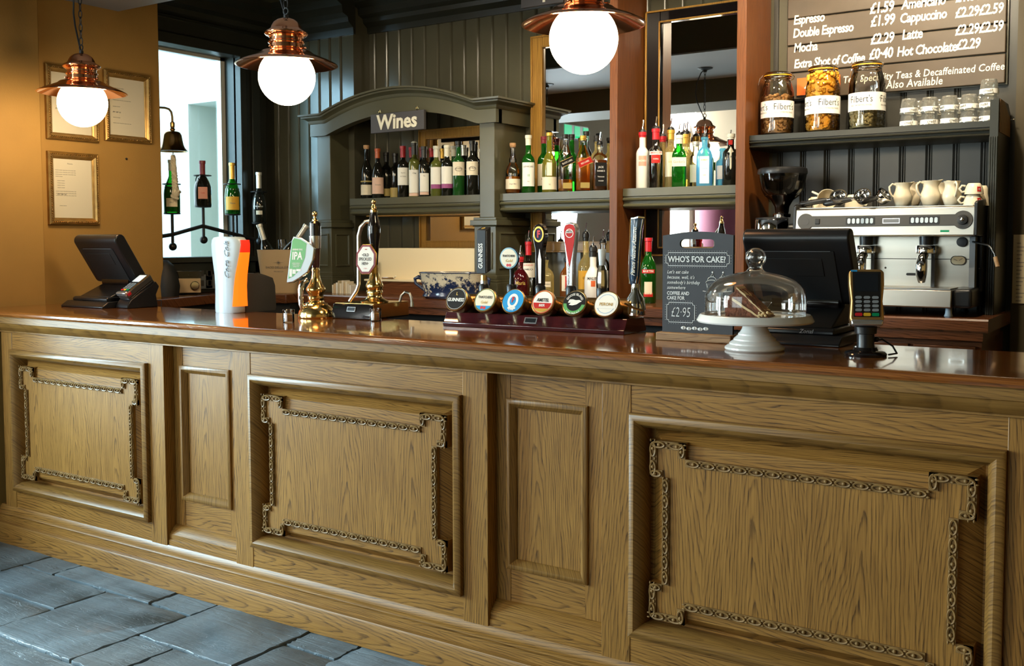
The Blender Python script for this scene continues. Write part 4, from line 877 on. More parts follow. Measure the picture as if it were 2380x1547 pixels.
MB('foil_maroon').prism(oc8, -.002, 0, 'y', CM).use('white_label').prism([(x*.82, z*.86) for x, z in oc8], -.003, -.0018, 'y', CM).build('clip_face', parent=osh)
for s_, z, sz in (('•OLD', .017, .017), ('SPECKLED', 0, .017), ('HEN•', -.018, .017)): words(s_, sz, 'ink', osh, CM @ T(-.002, -.0032, z) @ FRONT, bold=.012, sx=.74)
words('~ 5.0 ~', .007, 'red_ink', osh, CM @ T(0, -.0032, -.038) @ FRONT); words('ABV', .006, 'red_ink', osh, CM @ T(0, -.0032, .04) @ FRONT)
# ---- the six-tap font
fn = thing('beer_font', 'long brass bar font on a maroon plinth with six lit beer lenses and tap handles', 'beer font', (-1.985, 3.145, ZB), radians(2.2))
HL = .375
MB('maroon_gloss').prism([(-.075, 0), (-.078, .014), (-.070, .018), (-.052, .052), (.085, .052), (.10, .018), (.108, .014), (.105, 0)], -HL, HL-.0, 'x').build('plinth', parent=fn, bevel=.002)
MB('silver_plastic').box(-.026, .026, -.004, .002, .022, .046, T(.0, -.0755, .002) @ RX(radians(-28))).use('black_plastic').box(-.021, .021, -.005, -.0038, .026, .042, T(0, -.0755, .002) @ RX(radians(-28))).build('maker_badge', parent=fn)
MB('aged_brass').tube([(-HL+.0, .012, .082), (HL-.02, .012, .082)], .036, 32).build('tube', parent=fn, smooth=50)
MB('aged_brass').lathe([(0, -.004), (.030, -.003), (.036, .0), (.037, .010), (0, .010)], 32, T(HL-.02, .012, .082) @ RY(pi/2)).build('end_cap', parent=fn)
lens_px = [1063, 1129, 1194, 1263, 1336, 1410]
def disc(mat, r0, r1, z): return mat, r0, r1, z
lx = []
inv = fn.matrix_basis.inverted() if False else None
TL = radians(24)
for k, px in enumerate(lens_px):
    wp = at(px, 699+k*1.6, Y=3.075+(k-2.5)*.004); x = (wp.x-(-1.985)); lx.append(x)
    M = T(x, -.072, .100) @ RX(pi/2-TL)          # local z = lens normal, local y = up the lens
    MB('aged_brass').lathe([(0, -.05), (.036, -.05), (.042, -.02), (.046, -.006), (.0475, 0), (.0475, .006), (.0445, .009), (.043, .008)], 40, M).build('lens_housing', parent=fn)
    MB('aged_brass').tube([(x, .0, .085), (x, -.03, .095)], .028, 20).tube([(x+.05, -.04, .105), (x+.075, -.03, .09), (x+.10, .0, .08)], .004, 6).build('lens_arm', parent=fn)
    F_ = MB('ink'); face = []
    def dsc(mat, r, z, r0=0, sc=(1, 1)): F_.use(mat).lathe([(r0, z), (r, z), (r, z+.0004), (r0, z+.0004)], 36, M @ S(sc[0], sc[1], 1))
    tx = []
    if k == 0: dsc('black_label', .043, .0078); dsc('white_label', .0405, .0083, .0395); tx = [('GUINNESS', .0185, 'white_label', 0, -.004, .03, .84), ('L', .016, 'gold_ink', 0, .020, .03, 1.0)]
    if k == 1: dsc('green_wall_outside', .043, .0078); dsc('cream_label', .040, .0083); F_.use('blue_print').prism([(.040*cos(radians(a)), .040*sin(radians(a))) for a in range(215, 326, 10)], .0088, .0092, 'z', M); F_.use('red_ink').lathe([(0, .0094), (.006, .0094)], 14, M @ T(-.006, -.030, 0)).lathe([(0, .0095), (.006, .0095)], 14, M @ T(.006, -.031, 0)); tx = [('THATCHERS', .0135, 'ink', 0, .010, .01, .82), ('Gold', .016, 'gold_ink', 0, -.010, 0, .9)]
    if k == 2: dsc('blue_print', .043, .0078); dsc('white_label', .024, .0083, .014, (.92, 1.15)); dsc('blue_print', .0145, .0083, 0, (.9, 1.2)); F_.use('white_label').box(-.016, .016, -.031, -.024, .0083, .0087, M); tx = [('F', .028, 'red_ink', 0, .003, .04, .8), ('SUPER', .009, 'white_label', 0, -.0335, .03, .9)]
    if k == 3: dsc('foil_gold', .043, .0078); dsc('white_label', .0385, .0083); dsc('red_ink', .043, .0081, .041); F_.use('red_label').prism([(.037*cos(radians(a)), .037*sin(radians(a))) for a in list(range(188, 353, 11))]+[(.0366, -.004), (-.0366, -.004)], .0088, .0091, 'z', M); F_.use('foil_gold').prism([(.038*cos(radians(a)), .038*sin(radians(a))) for a in range(222, 319, 8)], .0091, .0094, 'z', M); tx = [('AMSTEL', .0175, 'ink', 0, .006, .02, .8), ('BIER', .013, 'white_label', 0, -.014, .02, .95)]
    if k == 4: dsc('black_label', .043, .0078); dsc('clip_green', .042, .0080, .030); F_.use('black_label').prism([(.0425*cos(radians(a)), .0425*sin(radians(a))) for a in range(-8, 189, 8)], .0085, .0088, 'z', M); F_.use('white_label').prism([(-.024, .004), (-.020, .012), (-.008, .013), (.004, .010), (.018, .011), (.028, .006), (.020, .002), (.010, -.006), (-.006, -.010), (-.020, -.008), (-.013, .0), (-.024, -.001)], .0090, .0093, 'z', M)
    if k == 5: dsc('white_label', .043, .0078); dsc('blue_print', .0345, .0083, .0335); F_.use('white_label').box(-.036, .036, -.016, .014, .0086, .0089, M); tx = [('PERONI', .0165, 'foil_gold', 0, -.002, .0, .9)]
    fo = F_.build('lens_face', parent=fn, smooth=0)
    for s_, sz, m_, ox, oy, bd, sx in tx: words(s_, sz, m_, fo, M @ T(ox, oy, .0097), bold=bd, sx=sx, depth=.0002)
    if k == 4:
        words('GOOSE ISLAND', .0115, 'white_label', fo, M @ T(0, 0, .0097), arch=.031, bold=.02, sx=.95, depth=.0002)
        words('INDIA PALE ALE', .0085, 'white_label', fo, M @ T(0, 0, .0097), arch=-.0395, bold=.02, sx=.95, depth=.0002)
for x in (lx[0], -.01, lx[5]-.05): MB('black_plastic').lathe([(0, 0), (.012, 0), (.010, .006), (0, .006)], 12, T(x, .05, .052)).build('fixing', parent=fn)
# tap handles, standing behind their lenses
def tapx(px): return at(px, 640, Y=3.165).x+1.985
def tap_post(x, mat='chrome', z1=.135): MB('black_plastic').lathe([(0, .11), (.019, .112), (.020, .150), (.016, .158), (0, .158)], 20, T(x, .018, 0)).build('tap_collar', parent=fn)
x = tapx(1129); tap_post(x)
MB('brass').lathe([(0, .155), (.013, .155), (.013, .19), (0, .19)], 20, T(x, .018, 0)).use('silver_plastic').lathe([(.0132, .156), (.0138, .156), (.0138, .17), (.0132, .17)], 20, T(x, .018, 0)).build('tap_stem', parent=fn)
gh = MB('matt_black').loft([[(x-.021, .0, z-d), (x+.021, .0, z), (x+.021, .036, z+.012), (x-.021, .036, z+.012-d)] for z, d in ((.195, .0), (.36, 0))]).build('tap_handle', parent=fn, bevel=.003)
words('GUINNESS', .026, 'white_label', gh, T(x-.002, -.0008, .262) @ FRONT @ RZ(pi/2), bold=.02, sx=.78); MB('gold_ink').lathe([(0, 0), (.008, 0), (.008, .001)], 12, T(x, .016, .366) @ RX(radians(18))).build('harp', parent=gh)
MB('silver_plastic').box(x+.0212, x+.022, .004, .006, .2, .355).build('trim_line', parent=gh)
x = tapx(1192); tap_post(x)
MB('black_plastic').lathe([(0, .155), (.010, .155), (.008, .19), (.009, .215), (0, .215)], 18, T(x, .018, 0)).build('tap_stem', parent=fn)
M = T(x-.002, .006, .255) @ RX(pi/2)
hd = MB('blue_glaze').lathe([(0, -.012), (.038, -.010), (.041, 0), (.039, .004), (0, .004)], 36, M).build('tap_handle', parent=fn)
m_, t_, b_ = nt('teal_paint'); b_.inputs['Base Color'].default_value = (.16, .32, .38, 1); b_.inputs['Roughness'].default_value = .3
MB('teal_paint').lathe([(.033, .005), (.039, .0046)], 36, M).use('cream_label').lathe([(0, .0055), (.034, .0055), (.034, .005)], 36, M).use('red_ink').lathe([(0, .006), (.0055, .006)], 12, M @ T(-.005, -.026, 0)).lathe([(0, .0061), (.0055, .0061)], 12, M @ T(.005, -.026, 0)).build('badge', parent=hd)
words('THATCHERS', .0115, 'ink', hd, M @ T(0, .008, .0062), bold=.012, sx=.85); words('Gold', .015, 'gold_ink', hd, M @ T(0, -.010, .0062), shear=.3)
x = tapx(1257); tap_post(x)
M = T(x, .018, 0)
hd = MB('gloss_black').prism([(-.014, .155), (-.015, .28), (-.020, .305), (-.026, .33), (-.024, .36), (-.014, .376), (0, .380), (.014, .376), (.024, .36), (.026, .33), (.020, .305), (.015, .28), (.014, .155)], -.014, .014, 'y', M).build('tap_handle', parent=fn, bevel=.004, seg=3)
MB('steel').prism([(-.004, .165), (-.007, .25), (0, .29), (.007, .25), (.006, .165)], -.0165, -.014, 'y', M @ T(.006, 0, 0)).build('handle_flash', parent=hd)
MB('foil_gold').lathe([(.017, .0), (.022, .0), (.022, .003), (.017, .003)], 30, M @ T(.002, -.0140, .342) @ RX(pi/2) @ S(.95, 1.3, 1)).use('blue_glaze').lathe([(0, .001), (.017, .001)], 30, M @ T(.002, -.014, .342) @ RX(pi/2) @ S(.95, 1.3, 1)).build('badge', parent=hd)
words('F', .034, 'red_ink', hd, M @ T(.002, -.0165, .342) @ FRONT, bold=.05, sx=.8)
x = tapx(1327); tap_post(x)
M = T(x, .018, 0)
hd = MB('silver_plastic').prism([(-.013, .155), (-.015, .25), (-.022, .31), (-.027, .345), (-.026, .365), (-.018, .380), (0, .384), (.018, .380), (.026, .365), (.027, .345), (.022, .31), (.015, .25), (.013, .155)], -.012, .014, 'y', M).build('tap_handle', parent=fn, bevel=.004, seg=3)
MB('red_label').prism([(0, .225), (-.008, .26), (-.018, .31), (-.0225, .345), (-.022, .362), (-.015, .374), (0, .378), (.015, .374), (.022, .362), (.0225, .345), (.018, .31), (.008, .26)], -.0135, -.012, 'y', M).build('red_inlay', parent=hd)
MB('white_label').lathe([(.0135, .0), (.016, .0)], 26, M @ T(0, -.0140, .345) @ RX(pi/2)).box(-.012, .012, -.0145, -.0138, .346, .355, M).build('badge', parent=hd)
words('AMSTEL', .007, 'ink', hd, M @ T(0, -.0147, .3505) @ FRONT, bold=.02); words('PREMIUM QUALITY', .009, 'ink', hd, M @ T(-.003, -.0125, .20) @ FRONT @ RZ(pi/2))
x = tapx(1397); tap_post(x)
MB('chrome').lathe([(0, .15), (.019, .152), (.021, .175), (.017, .215), (.011, .232), (0, .232)], 10, T(x, .018, 0)).build('tap_stem', parent=fn, smooth=20)
MB('white_plastic').lathe([(0, .232), (.010, .232), (.0145, .285), (.013, .289), (0, .289)], 24, T(x, .018, 0)).build('tap_handle', parent=fn)
x = tapx(1474)
MB('chrome').lathe([(0, .06), (.034, .062), (.036, .09), (.030, .12), (.016, .14), (.014, .17), (0, .17)], 28, T(x, .018, 0)).build('tap_stem', parent=fn)
m_, t_, b_ = nt('steel_blue'); b_.inputs['Base Color'].default_value = (.03, .06, .10, 1); b_.inputs['Roughness'].default_value = .12; b_.inputs['Coat Weight'].default_value = .6
sec = lambda z, cx, w_, d: [(x+cx-w_, .018-d*.2, z), (x+cx-w_*.3, .018-d, z), (x+cx+w_*.3, .018-d, z+.004), (x+cx+w_, .018-d*.2, z+.002), (x+cx+w_*.6, .018+d, z), (x+cx-w_*.6, .018+d, z)]
hd = MB('steel_blue').loft([sec(.165, -.004, .013, .013), sec(.19, -.003, .019, .016), (sec(.28, .001, .020, .017)), sec(.35, .005, .022, .018), sec(.392, .009, .025, .018)]).build('tap_handle', parent=fn, bevel=.002, smooth=50)
MB('chrome').loft([[(a, b_-.001, c) for a, b_, c in sec(z, cx, w_*1.03, d*1.02)] for z, cx, w_, d in ((.392, .009, .025, .018), (.397, .0095, .025, .018), (.400, .010, .021, .014))]).build('handle_cap', parent=hd)
for q in (-1, 1): MB('chrome').tube([(x-.004+q*.0125, .006, .17), (x-.003+q*.017, .003, .2), (x+.001+q*.018, .003, .28), (x+.005+q*.020, .004, .35), (x+.009+q*.023, .006, .392)], .0018, 6).build('trim_line', parent=hd)
words('Peroni Nastro Azzurro', .022, 'white_label', hd, T(x+.002, .0, .280) @ RY(radians(2.4)) @ FRONT @ RZ(pi/2), shear=.45, sx=.80, depth=.002)
# ---- chalk board
p0 = at(1541, 786, Y=3.015); p1 = at(1704, 786, Y=3.015); ztop = at(1625, 538, Y=3.015).z-ZB
w_ = p1.x-p0.x
cbd = thing('chalkboard_sign', 'small black chalkboard with a handle slot offering coffee and cake', 'chalkboard', ((p0.x+p1.x)/2, 3.015, ZB))
MB('pale_wood').box(-w_/2-.012, w_/2+.004, -.030, .030, 0, .026).build('foot', parent=cbd, bevel=.003)
h = ztop
ol = [(-w_/2, .022), (w_/2, .022), (w_/2, h-.012)]+[(w_/2*(1-2*k/16), h-.012+.012*sin(pi*k/16)) for k in range(1, 16)]+[(-w_/2, h-.012)]
slot = rrect(-.060, .058, h-.052, h-.024, .0135, 6)
def ring_fill(b, outer, inner, y0, y1):
    """board with an opening: filled on both faces by triangulation"""
    bm = b.bm; n0 = len(outer); loops = []
    for y in (y0, y1):
        e = []
        for poly in (outer, inner):
            vs = [bm.verts.new((x, y, z)) for x, z in poly]; loops.append(vs)
            e += [bm.edges.new((vs[i], vs[(i+1) % len(vs)])) for i in range(len(vs))]
        r = bmesh.ops.triangle_fill(bm, use_beauty=True, edges=e)
        for f in r['geom']:
            if isinstance(f, bmesh.types.BMFace): f.material_index = b.mi
    for a, c in ((loops[0], loops[2]), (loops[1], loops[3])):
        for i in range(len(a)): b._f([a[i], a[(i+1) % len(a)], c[(i+1) % len(a)], c[i]])
    return b
slab = ring_fill(MB('slate_board'), ol, slot, -.006, .006).build('board', parent=cbd, smooth=0)
YT = -.0068
def cw(s, x, z, sz, **k): return words(s, sz, 'chalk_white', cbd, T(x, YT, z) @ FRONT, **k)
cw("WHO'S FOR CAKE?", -.002, h-.088, .0265, bold=.022, sx=.86)
def dotted_frame(x0, x1, z0, z1, c=.008):
    b = MB('chalk_white'); pl = [(x0+c, z0), (x1-c, z0), (x1-c, z0+c), (x1, z0+c), (x1, z1-c), (x1-c, z1-c), (x1-c, z1), (x0+c, z1), (x0+c, z1-c), (x0, z1-c), (x0, z0+c), (x0+c, z0+c)]
    for (xa, za), (xb, zb) in zip(pl, pl[1:]+pl[:1]): b.box(min(xa, xb)-.0008, max(xa, xb)+.0008, YT-.0003, YT+.0006, min(za, zb)-.0008, max(za, zb)+.0008)
    n = int((x1-x0)/.0085)
    for k in range(n):
        x = x0+c+(x1-x0-2*c)*k/max(1, n-1)
        for z in (z0-.005, z1+.005, z0+.005, z1-.005): b.box(x-.0006, x+.0006, YT-.0002, YT+.0006, z-.0006, z+.0006)
    n = int((z1-z0)/.0085)
    for k in range(n):
        z = z0+c+(z1-z0-2*c)*k/max(1, n-1)
        for x in (x0-.005, x1+.005): b.box(x-.0006, x+.0006, YT-.0002, YT+.0006, z-.0006, z+.0006)
    b.build('chalk_frame', parent=cbd, smooth=0)
dotted_frame(-w_/2+.012, w_/2-.012, h-.108, h-.066)
for k, s_ in enumerate(("Let's eat cake", "because, well, it's", "somebody's birthday", 'somewhere')): cw(s_, -w_/2+.016, h-.128-.0165*k, .0155, align='LEFT', shear=.32, bold=.004, sx=.82, space=1.05)
cw('COFFEE AND', -w_/2+.016, h-.196, .0155, align='LEFT', bold=.022, sx=.84); cw('CAKE FOR', -w_/2+.016, h-.211, .0155, align='LEFT', bold=.022, sx=.84)
dotted_frame(-w_/2+.016, -w_/2+.112, h-.288, h-.225, .007)
cw('£2·95', -w_/2+.064, h-.257, .045, shear=.12, bold=-.012, sx=.66)
b = MB('chalk_white')
def stroke(pts, r=.0009): b.tube([(x, YT, z) for x, z in pts], r, 4)
for cx_, cz_, k in ((.050, h-.150, 1.0), (.085, h-.150, .95), (.052, h-.215, 1.0), (.082, h-.215, 1.0)):       # cupcakes
    stroke([(cx_-.018*k, cz_-.012), (cx_-.013*k, cz_-.036), (cx_+.013*k, cz_-.036), (cx_+.018*k, cz_-.012)])
    for q in range(-3, 4): stroke([(cx_+q*.0052*k, cz_-.012), (cx_+q*.0038*k, cz_-.036)], .0006)
    stroke([(cx_+.020*k*cos(a), cz_-.010+.009*sin(a)) for a in [pi*j/8 for j in range(9)]]); stroke([(cx_+.014*k*cos(a), cz_-.001+.010*sin(a)) for a in [pi*j/8 for j in range(9)]]); stroke([(cx_-.004, cz_+.010), (cx_+.002, cz_+.020), (cx_+.006, cz_+.009)])
    b.ball((cx_+.002, YT, cz_+.023), .003, 8, 5, (1, .3, 1))
stroke([(.02, h-.186), (.06, h-.192), (.115, h-.184)]); stroke([(.06, h-.195), (.058, h-.262), (.062, h-.275)]); stroke([(.066, h-.195), (.069, h-.262), (.065, h-.275)])
stroke([(.04+.026*cos(a)+.024, h-.283+.006*sin(a)) for a in [2*pi*j/14 for j in range(15)]])
for k in range(5): b.ball((-.045+.019*k, YT, h-.305-.002*(k % 2)), .0085, 10, 6, (1.05, .12, .62), None)
b.build('chalk_drawing', parent=cbd, smooth=60)
b = MB('slate_board')
for k in range(5): b.box(-.0455+.019*k, -.0440+.019*k, YT-.0016, YT-.0006, h-.309-.002*(k % 2), h-.301-.002*(k % 2))
b.build('bean_lines', parent=cbd, smooth=0)
# ---- cake stand, slice, dome
p = at(1748, 814, Z=ZB); 
stn = thing('cake_stand', 'white ceramic cake stand on a stepped foot at the right of the bar', 'cake stand', (p.x, p.y+.02, ZB))
MB('stand_white').lathe([(0, .0), (.082, 0), (.086, .004), (.0855, .009), (.079, .014), (.073, .017), (.0725, .021), (.068, .025), (.061, .029), (.0605, .033), (.056, .037), (.048, .044), (.0475, .048), (.042, .053), (.037, .062), (.034, .074), (.034, .080), (0, .082)], 64).build('foot', parent=stn, smooth=22)
MB('stand_white').lathe([(0, .079), (.10, .081), (.155, .083), (.164, .0815), (.1675, .086), (.160, .101), (.156, .1045), (.150, .1035), (.146, .100), (0, .097)], 72).build('plate', parent=stn, smooth=50)
zp = ZB+.0975
cx_, cy_ = p.x, p.y+.02
ck_ = thing('cake_slice', 'slice of brown layer cake with cream filling under the glass dome', 'cake', (cx_-.012, cy_-.01, zp), radians(4))
sl = [(-.063, .0), (-.063, .046), (-.058, .056), (-.030, .078), (-.022, .080), (.030, .036), (.062, .004), (.062, 0)]
def wedge(poly, d0, d1, sub=6, j=.0018):
    rr = random.Random(3); rings = []
    pts = []
    for (xa, za), (xb, zb) in zip(poly, poly[1:]+poly[:1]):
        for k in range(sub): pts.append((xa+(xb-xa)*k/sub, za+(zb-za)*k/sub))
    for q in range(9):
        y = d0+(d1-d0)*q/8; rings.append([(x+rr.uniform(-j, j), y+rr.uniform(-j, j), max(0, z+rr.uniform(-j, j))) for x, z in pts])
    return rings
MB('cake_sponge').loft(wedge(sl, -.032, .04)).build('sponge', parent=ck_, smooth=60)
crm = MB('cake_cream')
crm.loft([[(-.030+.088*t+random.uniform(-.002, .002), y, .080-.079*t+d) for y, d in ((-.034, .002), (-.034, .007), (.042, .007), (.042, .002))] for t in [k/14 for k in range(15)]])
crm.loft([[(-.043+.082*t, y, .050-.049*t+d+random.uniform(-.001, .001)) for y, d in ((-.0345, -.003), (-.0345, .0045*(1.4-t)), (.02, .0045), (.02, -.003))] for t in [k/12 for k in range(13)]])
for k in range(9): crm.ball((.035+.03*random.random(), -.034, .006+.012*random.random()), .004, 8, 5)
crm.build('cream', parent=ck_, smooth=60)
dm = thing('cake_dome', 'clear glass dome with round knob covering the cake slice', 'cake dome', (cx_, cy_, zp+.0005))
pr = [(.144, 0), (.145, .03), (.1445, .062), (.139, .079), (.127, .096), (.107, .109), (.082, .119), (.055, .1255), (.034, .129), (.026, .132), (.021, .138), (.020, .144), (.024, .151), (.0285, .161), (.030, .172), (.027, .184), (.019, .194), (.009, .1985), (0, .199)]
MB('dome_glass').lathe(pr, 64).build('dome', parent=dm, smooth=80)
MB('dome_glass').ball((0, 0, .172), .024, 24, 14).lathe([(.1435, 0), (.1465, .0), (.1465, .003), (.1435, .003)], 64).build('knob_core', parent=dm, smooth=80)
# ================================================================ BOTTLES
def body_prof(R, H, hs, rn, hn, kind='bordeaux'):
    """outer profile: R body radius, H glass height, hs shoulder start, rn neck radius, hn neck start"""
    p = [(0, .004), (R*.55, .002), (R*.9, 0), (R, .005), (R, hs)]
    d = hn-hs; q = R-rn
    ks = {'bordeaux': ((.25, .06), (.5, .24), (.68, .52), (.82, .8), (1, 1)), 'burgundy': ((.2, .10), (.45, .34), (.7, .64), (.88, .87), (1, 1)), 'champagne': ((.2, .06), (.45, .25), (.7, .58), (.88, .86), (1, 1)),
          'round': ((.12, .02), (.3, .10), (.55, .32), (.78, .66), (.92, .9), (1, 1)), 'cone': ((.1, .05), (.5, .48), (.9, .93), (1, 1)), 'bulb': ((.18, .08), (.36, .30), (.5, .66), (.56, .80), (.66, .72), (.76, .72), (.88, .95), (1, 1))}[kind]
    p += [(R-q*b, hs+d*a) for a, b in ks]
    p += [(rn, H-.028), (rn*1.0, H-.016), (rn*1.22, H-.015), (rn*1.22, H-.004), (rn*1.05, H), (0, H)]
    return p
def bottle(lab, pos, H, R=.037, hs=.60, hn=.76, rn=.0145, kind='bordeaux', mat='wine_glass_dark', labels=(), cap=None, liquid=None, pourer=False, group=None, square=0, turn=0.0, name='wine_bottle', cat='bottle', rot=None, seg=28):
    """labels: (z0, z1, half angle or half width, mat, text lines (s, dz, size, mat)); fractions of H"""
    o = thing(name, lab, cat, pos, facing(pos[0], pos[1])+turn, group=group, rot=rot)
    pr = body_prof(R, H, H*hs, rn, H*hn, kind)
    def solid(prof, m, shrink=1.0):
        b = MB(m)
        if not square: return b.lathe(prof, seg)
        rings = []
        for r, z in prof:
            k = min(1, max(0, (r-rn*1.3)/(R-rn*1.3))) if R > rn*1.3 else 0
            ring = []
            for i in range(32):
                a = 2*pi*i/32; c_, s_ = cos(a), sin(a); sq = 1/max(abs(c_), abs(s_)); e = min(sq, 1.22)
                f = 1+(e*.86-1)*k; ring.append((max(r, 1e-4)*c_*f*(1 if k == 0 else 1+(square-1)*k), max(r, 1e-4)*s_*f, z))
            rings.append(ring)
        return b.loft(rings)
    g = solid(pr, mat).build('glass', parent=o, smooth=50)
    if liquid:
        lm, lv = liquid; top_ = H*lv
        lp = [(0, .008), (R*.88, .008), (R*.93, .014)]+[(r*.93, z) for r, z in pr[4:-5] if z < top_]
        rl = lp[-1][0]; lp += [(rl, top_), (0, top_)]
        solid(lp, lm).build('liquid', parent=o, smooth=50)
    for k, (z0, z1, ha, lm, txt) in enumerate(labels):
        if square:
            yq = -R*.86-.0012; xw = ha
            lb = MB(lm).box(-xw, xw, yq-.0006, yq+.0004, H*z0, H*z1).build('label', parent=o, smooth=0)
            for s_, dz, sz, tm in txt: words(s_, sz, tm, lb, T(0, yq-.0009, H*(z0+(z1-z0)*dz)) @ FRONT, bold=.01, sx=.85, depth=.0001)
        else:
            lb = MB(lm).lathe([(R+.0006, H*z0), (R+.0009, H*z0), (R+.0009, H*z1), (R+.0006, H*z1)], 20, None, -pi/2-ha, -pi/2+ha).build('label', parent=o, smooth=60)
            for s_, dz, sz, tm in txt: words(s_, sz, tm, lb, T(0, 0, H*(z0+(z1-z0)*dz)), bend=R+.0012, bold=.01, sx=.85, depth=.0001)
    if cap:
        cm, cl = cap; MB(cm).lathe([(0, H+.0015), (rn*1.28, H+.0012), (rn*1.30, H-.006), (rn*1.28, H-.016), (rn*1.12, H-.018), (rn*1.10, H*(1-cl)), (0, H*(1-cl))], 20).build('capsule', parent=o, smooth=40)
    if pourer:
        MB('black_plastic').lathe([(0, H-.004), (rn*1.15, H-.004), (rn*1.2, H+.006), (rn*.8, H+.016), (0, H+.016)], 16).use('chrome').lathe([(.008, H+.010), (.006, H+.022), (.0035, H+.030), (0, H+.030)], 14).tube([(0, 0, H+.026), (.001, 0, H+.045), (.004, -.002, H+.064)], .0032, 8).build('pourer', parent=o, smooth=40)
    return o
def stand(px, Y, zs): p = at(px, 400, Y=Y); return (p.x, Y, zs+.0006)
def height(px, py, Y, zs): return at(px, py, Y=Y).z-zs
# ---- wine shelf
G = 'wine bottles on the arched cabinet shelf'
YA_, YB_ = 4.885, 4.975
WN = [  # px, top y, row, kind, mat, capsule, labels, label text
 (852, 338, 0, 'burgundy', 'wine_glass_dark', ('cork', .07), [(.07, .26, 1.2, 'cream_label', []), (.31, .335, 1.25, 'gold_label', [])], 'leftmost wine bottle on the arched shelf, dark with low cream label and cork-brown top'),
 (878, 346, 0, 'burgundy', 'wine_glass_dark', ('foil_orange', .19), [(.09, .42, 1.1, 'pink_label', [('Domaine', .55, .012, 'grey_ink')])], 'dark wine bottle with orange capsule and blush label'),
 (898, 355, 1, 'bordeaux', 'wine_glass_dark', ('foil_black', .2), [(.06, .22, 1.0, 'gold_label', [])], 'black-topped wine bottle in the back row right behind the orange-capped one'),
 (919, 357, 1, 'bordeaux', 'wine_glass_dark', ('foil_black', .2), [(.03, .24, 1.1, 'gold_label', [])], 'black-topped wine bottle with low gold label left of the red-capped one'),
 (937, 340, 0, 'bordeaux', 'wine_glass_dark', ('foil_red', .22), [(.24, .58, 1.15, 'white_label', [('Reserva', .7, .010, 'grey_ink'), ('de Campo', .5, .010, 'grey_ink')])], 'front wine bottle with bright red capsule and white label'),
 (957, 343, 1, 'bordeaux', 'wine_glass_dark', ('foil_red', .2), [], 'back row wine bottle with red capsule beside the olive glass bottle'),
 (963, 332, 0, 'bordeaux', 'wine_glass_olive', ('foil_black', .22), [(.08, .50, 1.05, 'white_label', [('Chai', .85, .014, 'ink')]), (.02, .075, 1.05, 'pink_label', [])], 'olive glass wine bottle with pale stopper and tall white label'),
 (981, 343, 1, 'bordeaux', 'wine_glass_dark', ('foil_maroon', .2), [], 'back row wine bottle with maroon capsule right of the olive one'),
 (986, 341, 0, 'bordeaux', 'wine_glass_dark', ('foil_black', .22), [(.10, .47, .8, 'white_label', [('Nu', .85, .011, 'grey_ink')]), (.04, .095, .8, 'pink_label', [])], 'wine bottle with black and gold capsule fifth from the left in the front row'),
 (1004, 345, 1, 'bordeaux', 'wine_glass_dark', ('foil_red', .18), [], 'back row wine bottle with red capsule left of the white-capped pair'),
 (1014, 340, 0, 'bordeaux', 'wine_glass_olive', ('foil_white', .22), [(.24, .58, 1.1, 'white_label', []), (.155, .238, 1.1, 'purple_label', [])], 'left of the two white-capped wine bottles with purple label band'),
 (1029, 346, 1, 'bordeaux', 'wine_glass_dark', ('foil_gold', .2), [], 'back row gold-capped wine bottle between the two white-capped ones'),
 (1039, 338, 0, 'bordeaux', 'wine_glass_dark', ('foil_white', .22), [(.24, .58, 1.1, 'white_label', []), (.155, .238, 1.1, 'purple_label', [])], 'right of the two white-capped wine bottles with purple label band'),
 (1055, 340, 1, 'bordeaux', 'wine_glass_green', ('foil_white', .2), [], 'back row white-capped wine bottle behind the green-necked one'),
 (1066, 329, 0, 'bordeaux', 'wine_glass_green', ('foil_black', .10), [(.37, .62, 1.2, 'cream_label', [('SAN PEDRO', .5, .010, 'grey_ink')])], 'green-necked wine bottle with cream emblem label near the right column'),
 (1078, 338, 1, 'bordeaux', 'wine_glass_dark', ('foil_silver', .2), [], 'back row silver-capped wine bottle between the two emblem labels'),
 (1098, 328, 0, 'bordeaux', 'wine_glass_dark', ('foil_black', .18), [(.37, .62, 1.2, 'cream_label', [('SAN PEDRO', .5, .010, 'grey_ink')])], 'rightmost front wine bottle with cream emblem label beside the column'),
 (1104, 331, 1, 'bordeaux', 'wine_glass_dark', ('foil_black', .2), [], 'back row dark wine bottle half hidden by the right column')]
for px, ty, row, kd, mt_, cp, lbs, lab in WN:
    Y = YB_ if row else YA_
    h = height(px, ty, Y, zw)
    o = bottle(lab, stand(px, Y, zw), h, .0362 if kd == 'bordeaux' else .0385, .60 if kd == 'bordeaux' else .48, .74, .0145, kd, mt_, lbs, cp, group=G)
    if 'emblem' in lab: MB('grey_ink').lathe([(.0145, 0), (.0165, 0), (.0165, .0005), (.0145, .0005)], 24, T(0, -.0385, h*.49) @ RX(pi/2) @ S(1.2, .8, 1)).build('emblem', parent=o)
    if 'olive glass wine' in lab: MB('foil_white').lathe([(0, h+.012), (.010, h+.010), (.019, h+.003), (.019, h-.001), (0, h-.002)], 18).build('stopper', parent=o)
